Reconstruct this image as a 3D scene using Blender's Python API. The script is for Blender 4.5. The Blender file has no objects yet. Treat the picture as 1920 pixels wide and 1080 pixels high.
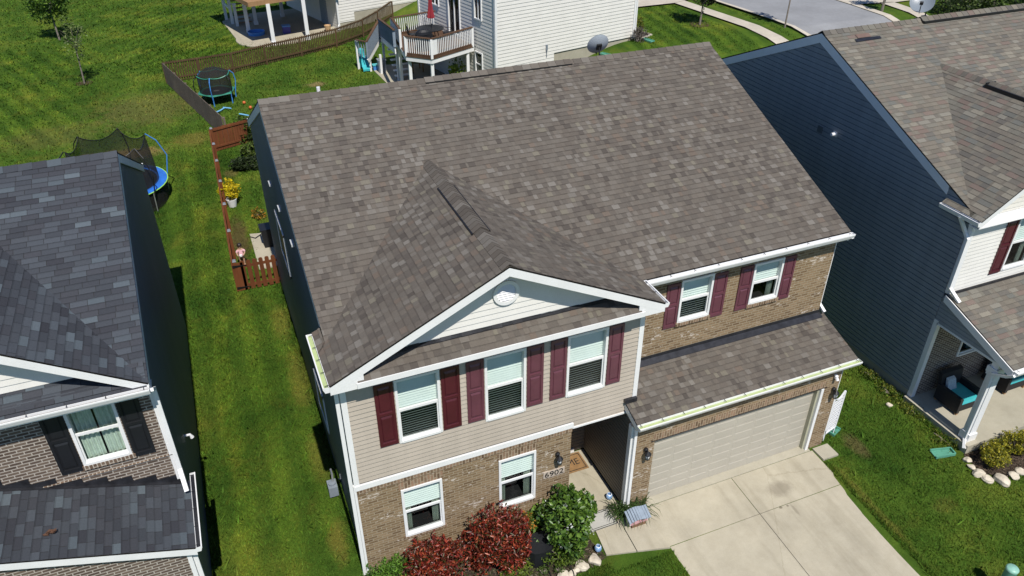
import bpy, bmesh, math, random
import numpy as np
from mathutils import Vector, Matrix

scene = bpy.context.scene
col = scene.collection
R = math.radians

# ---------------------------------------------------------------- camera
CAM = Vector((-1.2212, -11.4835, 15.2204))
cd = bpy.data.cameras.new("camera"); cam = bpy.data.objects.new("camera", cd); col.objects.link(cam)
cd.sensor_width = 36.0; cd.lens = 1460.357 / 1920 * 36.0; cd.clip_start = 0.1; cd.clip_end = 2000
PITCH, YAW, ROLL = 0.57916, 0.38853, -0.00143
fw = Vector((math.sin(YAW) * math.cos(PITCH), math.cos(YAW) * math.cos(PITCH), -math.sin(PITCH)))
rt = Vector((math.cos(YAW), -math.sin(YAW), 0)); up = rt.cross(fw)
rt, up = rt * math.cos(ROLL) + up * math.sin(ROLL), up * math.cos(ROLL) - rt * math.sin(ROLL)
cam.matrix_world = Matrix(((rt.x, up.x, -fw.x, CAM.x), (rt.y, up.y, -fw.y, CAM.y), (rt.z, up.z, -fw.z, CAM.z), (0, 0, 0, 1)))
scene.camera = cam
scene.render.resolution_x = 1024; scene.render.resolution_y = 576

# ---------------------------------------------------------------- light
SUN_EL = R(56.0)
w = bpy.data.worlds.new("World"); scene.world = w; w.use_nodes = True
nt = w.node_tree; nt.nodes.clear()
sk = nt.nodes.new("ShaderNodeTexSky"); sk.sky_type = 'NISHITA'; sk.sun_disc = False
sk.sun_elevation = SUN_EL; sk.sun_rotation = math.pi
sk.air_density = 1.0; sk.dust_density = 0.1; sk.ozone_density = 4.0
bg = nt.nodes.new("ShaderNodeBackground"); bg.inputs[1].default_value = 0.068
wo = nt.nodes.new("ShaderNodeOutputWorld")
tn = nt.nodes.new("ShaderNodeMix"); tn.data_type = 'RGBA'; tn.blend_type = 'MULTIPLY'; tn.inputs[0].default_value = 1.0
tn.inputs[7].default_value = (0.88, 0.99, 1.18, 1); nt.links.new(sk.outputs[0], tn.inputs[6]); nt.links.new(tn.outputs[2], bg.inputs[0]); nt.links.new(bg.outputs[0], wo.inputs[0])
sl = bpy.data.lights.new("sun", 'SUN'); sl.energy = 4.2; sl.angle = R(0.5); sl.color = (1.0, 0.955, 0.88)
so = bpy.data.objects.new("sun", sl); col.objects.link(so)
so.rotation_euler = Vector((0.0, math.cos(SUN_EL), -math.sin(SUN_EL))).to_track_quat('-Z', 'Y').to_euler()
scene.view_settings.view_transform = 'Standard'; scene.view_settings.look = 'None'
scene.view_settings.exposure = 0.28; scene.view_settings.gamma = 1.0
scene.cycles.max_bounces = 6; scene.cycles.diffuse_bounces = 3; scene.cycles.glossy_bounces = 3
scene.cycles.transparent_max_bounces = 12

# ---------------------------------------------------------------- materials
def nodes(name):
    m = bpy.data.materials.new(name); m.use_nodes = True
    t = m.node_tree; b = t.nodes["Principled BSDF"]
    return m, t, b
def N(t, typ, **kw):
    n = t.nodes.new(typ)
    for k, v in kw.items():
        if hasattr(n, k): setattr(n, k, v)
    return n
def L(t, a, b): t.links.new(a, b)
def rgba(c): return (c[0], c[1], c[2], 1.0)
def noise(t, scale, detail=4, rough=0.6, vec=None):
    n = N(t, "ShaderNodeTexNoise"); n.inputs["Scale"].default_value = scale
    n.inputs["Detail"].default_value = detail; n.inputs["Roughness"].default_value = rough
    if vec is not None: L(t, vec, n.inputs["Vector"])
    return n
def ramp(t, fac, stops):
    r = N(t, "ShaderNodeValToRGB")
    e = r.color_ramp.elements
    while len(e) < len(stops): e.new(0.5)
    for i, (p, c) in enumerate(stops): e[i].position = p; e[i].color = rgba(c)
    L(t, fac, r.inputs[0]); return r
def mixc(t, fac, a, b, mode='MIX'):
    m = N(t, "ShaderNodeMix"); m.data_type = 'RGBA'; m.blend_type = mode
    for sock, v in ((m.inputs[0], fac), (m.inputs[6], a), (m.inputs[7], b)):
        if isinstance(v, (int, float)): sock.default_value = v
        elif isinstance(v, tuple): sock.default_value = rgba(v)
        else: L(t, v, sock)
    return m.outputs[2]
def coords(t): return N(t, "ShaderNodeNewGeometry").outputs["Position"]
def bump(t, b, h, strength=0.3, dist=0.02):
    n = N(t, "ShaderNodeBump"); n.inputs["Strength"].default_value = strength; n.inputs["Distance"].default_value = dist
    L(t, h, n.inputs["Height"]); L(t, n.outputs[0], b.inputs["Normal"])

def paint(name, c, rough=0.5, var=0.12, scale=3.0, metal=0.0, spec=0.5, fine=40, fv=0.08):
    """plain painted / plastic / metal surface with large and fine soil variation"""
    m, t, b = nodes(name); p = coords(t)
    n1 = noise(t, scale, 5, 0.65, p); n2 = noise(t, fine, 3, 0.6, p)
    lo = tuple(x * (1 - var) for x in c); hi = tuple(min(1, x * (1 + var)) for x in c)
    r1 = ramp(t, n1.outputs[0], [(0.3, lo), (0.7, hi)])
    r2 = ramp(t, n2.outputs[0], [(0.3, (1 - fv,) * 3), (0.7, (1, 1, 1))])
    L(t, mixc(t, 1.0, r1.outputs[0], r2.outputs[0], 'MULTIPLY'), b.inputs["Base Color"])
    b.inputs["Roughness"].default_value = rough; b.inputs["Metallic"].default_value = metal
    b.inputs["Specular IOR Level"].default_value = spec
    return m
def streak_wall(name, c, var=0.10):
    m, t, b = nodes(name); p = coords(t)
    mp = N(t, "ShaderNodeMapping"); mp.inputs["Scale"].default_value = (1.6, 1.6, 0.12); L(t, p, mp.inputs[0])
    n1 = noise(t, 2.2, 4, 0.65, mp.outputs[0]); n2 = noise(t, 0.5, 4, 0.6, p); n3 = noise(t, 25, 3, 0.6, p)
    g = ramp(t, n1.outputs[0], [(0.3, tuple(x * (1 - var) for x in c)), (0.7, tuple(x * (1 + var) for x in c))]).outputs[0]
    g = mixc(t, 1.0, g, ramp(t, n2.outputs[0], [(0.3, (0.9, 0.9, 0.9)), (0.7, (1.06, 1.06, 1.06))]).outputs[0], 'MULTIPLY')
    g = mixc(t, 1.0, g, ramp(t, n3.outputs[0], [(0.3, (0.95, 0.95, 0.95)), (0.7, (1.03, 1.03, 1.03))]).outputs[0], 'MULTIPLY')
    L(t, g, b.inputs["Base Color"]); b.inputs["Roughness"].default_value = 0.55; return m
def attr_mat(name, rough=0.8, var=0.2, scale=8.0, spec=0.2, trans=0.0, bmp=0.0, tint=(1, 1, 1)):
    """base colour stored per face (leaf, shingle tab) with noise on top"""
    m, t, b = nodes(name); p = coords(t)
    a = N(t, "ShaderNodeVertexColor"); a.layer_name = "Col"
    n1 = noise(t, scale, 5, 0.7, p)
    r1 = ramp(t, n1.outputs[0], [(0.25, tuple((1 - var) * x for x in tint)), (0.75, tuple(min(1.0, (1 + var)) * x for x in tint))])
    L(t, mixc(t, 1.0, a.outputs[0], r1.outputs[0], 'MULTIPLY'), b.inputs["Base Color"])
    b.inputs["Roughness"].default_value = rough; b.inputs["Specular IOR Level"].default_value = spec
    if bmp:
        n2 = noise(t, 150, 2, 0.5, p); bump(t, b, n2.outputs[0], bmp, 0.01)
    if trans:
        tr = N(t, "ShaderNodeBsdfTranslucent"); L(t, a.outputs[0], tr.inputs[0])
        mx = N(t, "ShaderNodeMixShader"); mx.inputs[0].default_value = trans
        o = t.nodes["Material Output"]
        L(t, b.outputs[0], mx.inputs[1]); L(t, tr.outputs[0], mx.inputs[2]); L(t, mx.outputs[0], o.inputs[0])
    return m
def brick(name, cols, mortar, white=0.0, bw=0.21, bh=0.072, ms=0.011, rot=False):
    m, t, b = nodes(name)
    uv = N(t, "ShaderNodeUVMap"); vec = uv.outputs[0]
    if rot:
        mp = N(t, "ShaderNodeMapping"); mp.inputs["Rotation"].default_value = (0, 0, R(90)); L(t, vec, mp.inputs[0]); vec = mp.outputs[0]
    def bt(c1, c2, mo):
        x = N(t, "ShaderNodeTexBrick"); x.inputs["Scale"].default_value = 1.0
        x.inputs["Brick Width"].default_value = bw; x.inputs["Row Height"].default_value = bh
        x.inputs["Mortar Size"].default_value = ms; x.inputs["Mortar Smooth"].default_value = 0.15
        x.inputs["Bias"].default_value = 0.0
        x.inputs["Color1"].default_value = rgba(c1); x.inputs["Color2"].default_value = rgba(c2); x.inputs["Mortar"].default_value = rgba(mo)
        L(t, vec, x.inputs["Vector"]); return x
    id_ = bt((0, 0, 0), (1, 1, 1), (0.5, 0.5, 0.5))
    stops = [(i / (len(cols) - 1), c) for i, c in enumerate(cols)]
    base = ramp(t, id_.outputs[0], stops).outputs[0]
    mp2 = N(t, "ShaderNodeMapping"); mp2.inputs["Scale"].default_value = (1, 2.2, 1); L(t, uv.outputs[0], mp2.inputs[0])
    n1 = noise(t, 22, 4, 0.7, mp2.outputs[0])
    base = mixc(t, 1.0, base, ramp(t, n1.outputs[0], [(0.25, (0.8, 0.8, 0.8)), (0.75, (1.12, 1.1, 1.08))]).outputs[0], 'MULTIPLY')
    if white:
        n2 = noise(t, 1.3, 2, 0.5, mp2.outputs[0]); n3 = noise(t, 7.5, 2, 0.5, mp2.outputs[0])
        mm = N(t, "ShaderNodeMath", operation='ADD'); L(t, n2.outputs[0], mm.inputs[0]); L(t, n3.outputs[0], mm.inputs[1])
        hm = N(t, "ShaderNodeMath", operation='MULTIPLY'); hm.inputs[1].default_value = 0.5; L(t, mm.outputs[0], hm.inputs[0]); wr = ramp(t, hm.outputs[0], [(0.655 - white, (0, 0, 0)), (0.675 - white, (1, 1, 1))])
        mw = N(t, "ShaderNodeMath", operation='MULTIPLY'); mw.inputs[1].default_value = 0.75; L(t, wr.outputs[0], mw.inputs[0])
        base = mixc(t, mw.outputs[0], base, (0.62, 0.55, 0.48))
    full = mixc(t, id_.outputs["Fac"], base, mortar)
    L(t, full, b.inputs["Base Color"]); b.inputs["Roughness"].default_value = 0.9; b.inputs["Specular IOR Level"].default_value = 0.15
    inv = N(t, "ShaderNodeMath", operation='SUBTRACT'); inv.inputs[0].default_value = 1.0; L(t, id_.outputs["Fac"], inv.inputs[1])
    bump(t, b, inv.outputs[0], 0.5, 0.008)
    return m
def wood(name, c1, c2, rough=0.8, sc=(6, 6, 0.8)):
    m, t, b = nodes(name); p = coords(t)
    mp = N(t, "ShaderNodeMapping"); mp.inputs["Scale"].default_value = sc; L(t, p, mp.inputs[0])
    n1 = noise(t, 2.0, 6, 0.7, mp.outputs[0]); n2 = noise(t, 0.7, 3, 0.5, p)
    a = ramp(t, n1.outputs[0], [(0.25, c1), (0.75, c2)]).outputs[0]
    L(t, mixc(t, 1.0, a, ramp(t, n2.outputs[0], [(0.3, (0.75, 0.75, 0.78)), (0.7, (1.1, 1.08, 1.05))]).outputs[0], 'MULTIPLY'), b.inputs["Base Color"])
    b.inputs["Roughness"].default_value = rough; b.inputs["Specular IOR Level"].default_value = 0.2
    return m
def glass(name, tint, refl=1.0, thr=0.8):
    m, t, b = nodes(name); o = t.nodes["Material Output"]; t.nodes.remove(b)
    tr = N(t, "ShaderNodeBsdfTransparent"); tr.inputs[0].default_value = rgba(tuple(x * thr for x in tint))
    gl = N(t, "ShaderNodeBsdfGlossy"); gl.inputs["Roughness"].default_value = 0.02
    fr = N(t, "ShaderNodeLayerWeight"); fr.inputs[0].default_value = 0.5
    pw = N(t, "ShaderNodeMath", operation='POWER'); pw.inputs[1].default_value = 4.0; L(t, fr.outputs["Facing"], pw.inputs[0])
    ma = N(t, "ShaderNodeMath", operation='MULTIPLY_ADD'); ma.inputs[1].default_value = 0.75 * refl; ma.inputs[2].default_value = 0.06 * refl; L(t, pw.outputs[0], ma.inputs[0])
    mx = N(t, "ShaderNodeMixShader"); L(t, ma.outputs[0], mx.inputs[0]); L(t, tr.outputs[0], mx.inputs[1]); L(t, gl.outputs[0], mx.inputs[2])
    L(t, mx.outputs[0], o.inputs[0]); return m
def net_mat(name, c, alpha):
    m, t, b = nodes(name); o = t.nodes["Material Output"]
    b.inputs["Base Color"].default_value = rgba(c); b.inputs["Roughness"].default_value = 0.9
    tr = N(t, "ShaderNodeBsdfTransparent"); mx = N(t, "ShaderNodeMixShader"); mx.inputs[0].default_value = alpha
    L(t, tr.outputs[0], mx.inputs[1]); L(t, b.outputs[0], mx.inputs[2]); L(t, mx.outputs[0], o.inputs[0]); return m

def grass_mat(name, use_attr):
    m, t, b = nodes(name); p = coords(t)
    n1 = noise(t, 0.35, 5, 0.62, p); n2 = noise(t, 1.7, 5, 0.7, p); n3 = noise(t, 30, 4, 0.75, p)
    g = ramp(t, n1.outputs[0], [(0.32, GR[0]), (0.52, GR[1]), (0.70, GR[2])]).outputs[0]
    g = mixc(t, 1.0, g, ramp(t, n2.outputs[0], [(0.25, (0.74, 0.78, 0.74)), (0.5, (1, 1, 1)), (0.78, (1.25, 1.15, 1.05))]).outputs[0], 'MULTIPLY')
    # dry, yellowish patches
    n4 = noise(t, 0.55, 6, 0.72, p)
    dry = ramp(t, n4.outputs[0], [(0.53, (0, 0, 0)), (0.70, (1, 1, 1))])
    md = N(t, "ShaderNodeMath", operation='MULTIPLY'); md.inputs[1].default_value = 0.36; L(t, dry.outputs[0], md.inputs[0])
    g = mixc(t, md.outputs[0], g, (0.16, 0.135, 0.026))
    # wear: bare earth where the lawn is worn (by place)
    for (cx, cy, rx, ry, st, cc) in WEAR:
        mp = N(t, "ShaderNodeMapping"); mp.inputs["Location"].default_value = (-cx / rx, -cy / ry, 0); mp.inputs["Scale"].default_value = (1 / rx, 1 / ry, 0)
        L(t, p, mp.inputs[0])
        ln = N(t, "ShaderNodeVectorMath", operation='LENGTH'); L(t, mp.outputs[0], ln.inputs[0])
        ad = N(t, "ShaderNodeMath", operation='ADD'); L(t, ln.outputs["Value"], ad.inputs[0])
        sc = N(t, "ShaderNodeMath", operation='MULTIPLY_ADD'); sc.inputs[1].default_value = 1.6; sc.inputs[2].default_value = -0.8
        L(t, n2.outputs[0], sc.inputs[0]); L(t, sc.outputs[0], ad.inputs[1])
        rr = ramp(t, ad.outputs[0], [(0.45, (st, st, st)), (1.0, (0, 0, 0))])
        g = mixc(t, rr.outputs[0], g, cc)
    g = mixc(t, 1.0, g, ramp(t, n3.outputs[0], [(0.3, (0.6, 0.62, 0.58)), (0.7, (1.25, 1.22, 1.15))]).outputs[0], 'MULTIPLY')
    # mowing stripes
    for (ang, wl, x0, x1, y0, y1, amt) in MOW:
        mp = N(t, "ShaderNodeMapping"); mp.inputs["Rotation"].default_value = (0, 0, R(ang)); L(t, p, mp.inputs[0])
        wv = N(t, "ShaderNodeTexWave"); wv.inputs["Scale"].default_value = 0.3142 / wl; wv.inputs["Distortion"].default_value = 2.2
        wv.inputs["Detail"].default_value = 3; wv.inputs["Detail Scale"].default_value = 1.2; L(t, mp.outputs[0], wv.inputs["Vector"])
        sp = N(t, "ShaderNodeSeparateXYZ"); L(t, p, sp.inputs[0])
        fac = None
        for (s, lo, hi) in (("X", x0, x1), ("Y", y0, y1)):
            for (a_, b_) in ((lo - 1.5, lo + 1.5), (hi + 1.5, hi - 1.5)):
                mr = N(t, "ShaderNodeMapRange"); mr.inputs["From Min"].default_value = a_; mr.inputs["From Max"].default_value = b_
                L(t, sp.outputs[s], mr.inputs[0])
                if fac is None: fac = mr.outputs[0]
                else:
                    mu = N(t, "ShaderNodeMath", operation='MULTIPLY'); L(t, fac, mu.inputs[0]); L(t, mr.outputs[0], mu.inputs[1]); fac = mu.outputs[0]
        g = mixc(t, fac, g, mixc(t, 1.0, g, ramp(t, wv.outputs[0], [(0.2, (1 - amt, 1 - amt * .8, 1 - amt)), (0.8, (1 + amt, 1 + amt * .7, 1.0))]).outputs[0], 'MULTIPLY'))
    if use_attr:
        a = N(t, "ShaderNodeVertexColor"); a.layer_name = "Col"
        g = mixc(t, 1.0, g, a.outputs[0], 'MULTIPLY')
    else:
        bump(t, b, n3.outputs[0], 0.8, 0.03)
    L(t, g, b.inputs["Base Color"]); b.inputs["Roughness"].default_value = 0.9; b.inputs["Specular IOR Level"].default_value = 0.06
    return m
GR = [(0.034, 0.076, 0.011), (0.064, 0.119, 0.016), (0.122, 0.162, 0.024)]
EARTH = (0.17, 0.115, 0.055); STRAW = (0.20, 0.145, 0.04)
WEAR = [(-1.0, 16.8, 0.45, 2.2, 0.75, (0.12, 0.08, 0.04)), (-5.9, 27.2, 3.2, 0.9, 0.8, (0.24, 0.16, 0.07)), (-2.0, 28.0, 1.1, 1.2, 0.5, STRAW),
        (-0.3, 7.2, 0.40, 1.6, 0.34, STRAW), (-0.35, 10.6, .4, 1.2, .32, STRAW), (-0.35, 4.0, 0.4, 1.0, 0.3, STRAW), (-0.45, 1.2, 0.3, 0.9, 0.42, STRAW), (5.0, 34.0, 0.8, 0.5, 0.75, (0.22, 0.16, 0.08)),
        (-4.0, 33.5, 3.6, 3.2, 0.42, (0.16, 0.125, 0.05)), (-8.5, 31.0, 3, 2, .3, (0.16, 0.125, 0.05)), (13.3, -0.7, 0.30, 0.6, 0.5, (0.15, 0.10, 0.055)), (12.25, -2.6, 0.15, 1.8, 0.3, STRAW), (14.0, -3.2, 0.5, 0.3, 0.22, STRAW), (-0.8, 23.2, 0.4, 0.5, 0.5, EARTH)]
MOW = [(0, 0.95, -4.0, 0.0, 0, 26, 0.20), (-22, 1.1, -22, -7, 30, 48, 0.22), (38, 0.8, -6, 4, 40, 58, 0.18), (8, 1.0, 22, 33, 26, 40, 0.22)]

M = {}
M['white'] = paint("white_trim_paint", (0.80, 0.80, 0.79), 0.4, 0.04, 2.0)
M['vinyl'] = paint("white_vinyl_siding", (0.74, 0.72, 0.67), 0.55, 0.05, 1.5)
M['taupe'] = streak_wall("taupe_vinyl_siding", (0.43, 0.375, 0.31), .05)
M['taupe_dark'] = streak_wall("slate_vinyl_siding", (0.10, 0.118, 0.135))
M['cream'] = paint("cream_vinyl_siding", (0.72, 0.69, 0.62), 0.6, 0.05, 1.2)
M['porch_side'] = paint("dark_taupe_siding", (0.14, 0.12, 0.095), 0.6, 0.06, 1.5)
M['garage'] = paint("almond_garage_door_paint", (0.43, 0.40, 0.335), 0.5, 0.05, 1.5)
M['jamb'] = paint("almond_trim", (0.42, 0.41, 0.30), 0.5)
M['maroon'] = paint("maroon_shutter_plastic", (0.075, 0.010, 0.018), 0.42, 0.15, 2.0, spec=0.6)
M['mauve'] = paint("faded_sheen_maroon_plastic", (0.125, 0.040, 0.058), 0.42, 0.15, 2.0, spec=0.6)  # fading and glancing gloss sheen both put into this paler maroon
M['blackp'] = paint("black_plastic", (0.010, 0.011, 0.014), 0.5, 0.15)
M['black'] = paint("black_metal", (0.012, 0.012, 0.013), 0.4, 0.1)
M['dark'] = paint("dark_interior", (0.018, 0.018, 0.02), 0.9, 0.2)
M['flash'] = paint("dark_metal_flashing", (0.035, 0.036, 0.042), 0.35, 0.4, 5, metal=0.4)
M['gutter_in'] = paint("weathered_gutter_inside", (0.42, 0.50, 0.24), 0.6, 0.12)
M['glass_hi'] = glass("window_glass", (0.93, 0.98, 0.96), 0.7, 0.98)
M['glass_lo'] = glass("window_glass_behind_screen", (0.62, 0.65, 0.64), 0.6, 1.0)
M['blind'] = paint("white_window_blind", (0.66, 0.72, 0.69), 0.7, 0.05)
M['curtain'] = paint("pale_curtain", (0.50, 0.58, 0.50), 0.9, 0.15, 9)
M['brick'] = brick("brown_brick", [(0.150, 0.098, 0.055), (0.212, 0.146, 0.083), (0.245, 0.172, 0.100), (0.29, 0.206, 0.124)], (0.31, 0.25, 0.172), 0.062)
M['brick_s'] = brick("brown_soldier_brick", [(0.125, 0.080, 0.050), (0.19, 0.13, 0.083), (0.25, 0.165, 0.11), (0.30, 0.19, 0.125)], (0.34, 0.27, 0.19), 0.0, rot=True)
M['brick_l'] = brick("grey_brown_brick", [(0.085, 0.062, 0.050), (0.115, 0.085, 0.068), (0.14, 0.105, 0.082), (0.17, 0.13, 0.10)], (0.40, 0.36, 0.31), 0.0)
M['brick_ls'] = brick("grey_brown_rowlock_brick", [(0.12, 0.08, 0.058), (0.17, 0.12, 0.085), (0.20, 0.14, 0.10)], (0.42, 0.37, 0.31), 0.0, rot=True)
M['shingle'] = attr_mat("asphalt_shingle_granules", 0.95, 0.22, 30, 0.15, bmp=0.4)
M['ply'] = paint("roof_underside", (0.05, 0.05, 0.05), 0.9)
M['conc'] = None
def concrete(name, c, stain=True, sc=1.0):
    m, t, b = nodes(name); p = coords(t)
    n1 = noise(t, 0.8 * sc, 5, 0.65, p); n2 = noise(t, 60, 3, 0.7, p); n3 = noise(t, 4, 5, 0.7, p)
    g = ramp(t, n1.outputs[0], [(0.3, tuple(x * .86 for x in c)), (0.7, tuple(x * 1.08 for x in c))]).outputs[0]
    g = mixc(t, 1.0, g, ramp(t, n2.outputs[0], [(0.3, (0.9,) * 3), (0.7, (1.04,) * 3)]).outputs[0], 'MULTIPLY')
    g = mixc(t, 1.0, g, ramp(t, n3.outputs[0], [(0.3, (0.93, 0.92, 0.9)), (0.7, (1.03, 1.03, 1.03))]).outputs[0], 'MULTIPLY')
    if stain:
        for (cx, cy, rx, ry, st) in ((10.42, -1.22, 0.42, 0.30, 0.42), (10.05, -1.70, 0.06, 0.05, 0.7), (10.25, -1.72, 0.04, 0.04, 0.6), (10.35, -1.9, 0.05, 0.25, 0.35)):
            mp = N(t, "ShaderNodeMapping"); mp.inputs["Location"].default_value = (-cx / rx, -cy / ry, 0); mp.inputs["Scale"].default_value = (1 / rx, 1 / ry, 0)
            L(t, p, mp.inputs[0]); ln = N(t, "ShaderNodeVectorMath", operation='LENGTH'); L(t, mp.outputs[0], ln.inputs[0])
            ad = N(t, "ShaderNodeMath", operation='MULTIPLY_ADD'); ad.inputs[1].default_value = 0.7; ad.inputs[2].default_value = -0.35; L(t, n3.outputs[0], ad.inputs[0])
            a2 = N(t, "ShaderNodeMath", operation='ADD'); L(t, ln.outputs["Value"], a2.inputs[0]); L(t, ad.outputs[0], a2.inputs[1])
            g = mixc(t, ramp(t, a2.outputs[0], [(0.5, (st,) * 3), (1.0, (0, 0, 0))]).outputs[0], g, (0.10, 0.08, 0.055))
    if stain:
        vo = N(t, "ShaderNodeTexVoronoi"); vo.feature = 'DISTANCE_TO_EDGE'; vo.inputs["Scale"].default_value = 0.33
        dv = N(t, "ShaderNodeMix"); dv.data_type = 'VECTOR'; dv.inputs[0].default_value = 0.12; L(t, p, dv.inputs[4]); L(t, n3.outputs["Color"], dv.inputs[5]); L(t, dv.outputs[1], vo.inputs["Vector"])
        ck = ramp(t, vo.outputs["Distance"], [(0.0, (0.84, 0.83, 0.80)), (0.0035, (1, 1, 1))]); g = mixc(t, 1.0, g, ck.outputs[0], 'MULTIPLY')
        mp = N(t, "ShaderNodeMapping"); mp.inputs["Scale"].default_value = (2.6, 0.22, 1); L(t, p, mp.inputs[0])
        n5 = noise(t, 1.0, 4, 0.6, mp.outputs[0]); g = mixc(t, 1.0, g, ramp(t, n5.outputs[0], [(0.30, (0.86, 0.855, 0.84)), (0.5, (1, 1, 1)), (0.75, (1.03, 1.03, 1.03))]).outputs[0], 'MULTIPLY')
    L(t, g, b.inputs["Base Color"]); b.inputs["Roughness"].default_value = 0.85; b.inputs["Specular IOR Level"].default_value = 0.2
    bump(t, b, n2.outputs[0], 0.15, 0.005)
    return m
M['conc'] = concrete("driveway_concrete", (0.435, 0.395, 0.305))
M['conc2'] = concrete("foundation_concrete", (0.42, 0.39, 0.31), False)
M['walk'] = concrete("sidewalk_concrete", (0.52, 0.47, 0.39), False)
M['asph'] = concrete("street_asphalt", (0.27, 0.275, 0.285), False, 0.5)
M['joint'] = paint("joint_filler", (0.10, 0.09, 0.075), 0.9)
M['grass'] = grass_mat("lawn_grass", False)
M['blade'] = grass_mat("grass_blades", True)
M['leaf'] = attr_mat("leaves", 0.55, 0.2, 6, 0.35, trans=0.25)
M['leafg'] = attr_mat("glossy_leaves", 0.38, 0.15, 6, 0.5, trans=0.15)
M['bark'] = paint("tree_bark", (0.20, 0.17, 0.14), 0.9, 0.3, 12)
M['mulch'] = attr_mat("mulch", 0.95, 0.5, 14, 0.1)
M['rock'] = paint("limestone_rock", (0.58, 0.51, 0.40), 0.85, 0.25, 6)
M['fence_grey'] = wood("weathered_fence_wood", (0.095, 0.075, 0.058), (0.19, 0.155, 0.125))
M['fence_brown'] = wood("brown_fence_wood", (0.060, 0.036, 0.018), (0.115, 0.075, 0.040))
M['fence_red'] = wood("redwood_stained_fence", (0.115, 0.036, 0.013), (0.21, 0.075, 0.030))
M['deckwood'] = wood("brown_deck_boards", (0.075, 0.042, 0.025), (0.14, 0.082, 0.05))
M['tanwood'] = wood("tan_wood", (0.30, 0.17, 0.08), (0.42, 0.26, 0.13))
M['teal'] = paint("turquoise_plastic", (0.05, 0.42, 0.45), 0.4)
M['green_pl'] = paint("green_plastic", (0.10, 0.31, 0.22), 0.5)
M['blue_pl'] = paint("blue_plastic", (0.06, 0.24, 0.62), 0.4)
M['blue_pad'] = paint("blue_vinyl_pad", (0.03, 0.16, 0.60), 0.3, 0.25, 6)
M['lime_pl'] = paint("lime_edge_binding", (0.35, 0.70, 0.12), 0.5)
M['tgreen'] = paint("green_vinyl_pad", (0.035, 0.21, 0.145), 0.45, 0.2)
M['net'] = net_mat("black_safety_net", (0.012, 0.012, 0.012), 0.70)
M['net_dark'] = net_mat("dense_black_net", (0.012, 0.013, 0.013), 0.72)
M['grey_pl'] = paint("grey_meter_metal", (0.22, 0.25, 0.29), 0.45)
M['dish'] = paint("grey_dish_metal", (0.36, 0.40, 0.44), 0.35, 0.05)
M['orange'] = paint("orange_plastic", (0.55, 0.13, 0.03), 0.5)
M['red'] = paint("red_umbrella_cloth", (0.30, 0.025, 0.035), 0.8)
M['skin'] = paint("skin", (0.45, 0.27, 0.19), 0.6, 0.05)
M['pink'] = paint("pink_cloth", (0.72, 0.42, 0.48), 0.85, 0.08)
M['hair'] = paint("dark_hair", (0.022, 0.015, 0.012), 0.5)
M['coir'] = paint("coir_mat", (0.27, 0.155, 0.065), 0.95, 0.2, 8)
M['ink'] = paint("black_print", (0.02, 0.018, 0.015), 0.9)
M['matwhite'] = paint("pale_mat", (0.44, 0.43, 0.39), 0.9, 0.06)
M['bluegrey'] = paint("blue_grey_paint", (0.22, 0.27, 0.33), 0.6, 0.15, 8)
M['redpaint'] = paint("red_paint", (0.36, 0.07, 0.07), 0.6, 0.15)
M['stone_brown'] = paint("brown_block", (0.20, 0.11, 0.06), 0.9, 0.3)
M['deadleaf'] = paint("dead_leaf", (0.085, 0.04, 0.022), 0.9, 0.3, 20)
M['steel'] = paint("galvanised_steel", (0.45, 0.46, 0.47), 0.35, 0.1, metal=0.6)
M['wicker'] = paint("dark_wicker", (0.016, 0.014, 0.014), 0.8, 0.3, 30)
M['bulb'] = paint("frosted_lamp_glass", (0.75, 0.76, 0.78), 0.15, 0.02)
M['grey_vent'] = paint("dulled_white_plastic", (0.50, 0.52, 0.54), 0.5, 0.06)
M['whitepl'] = paint("white_plastic", (0.78, 0.78, 0.80), 0.35, 0.03)
M['bluewhite'] = paint("blue_glazed_ceramic", (0.22, 0.36, 0.58), 0.2, 0.3, 12)
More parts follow.
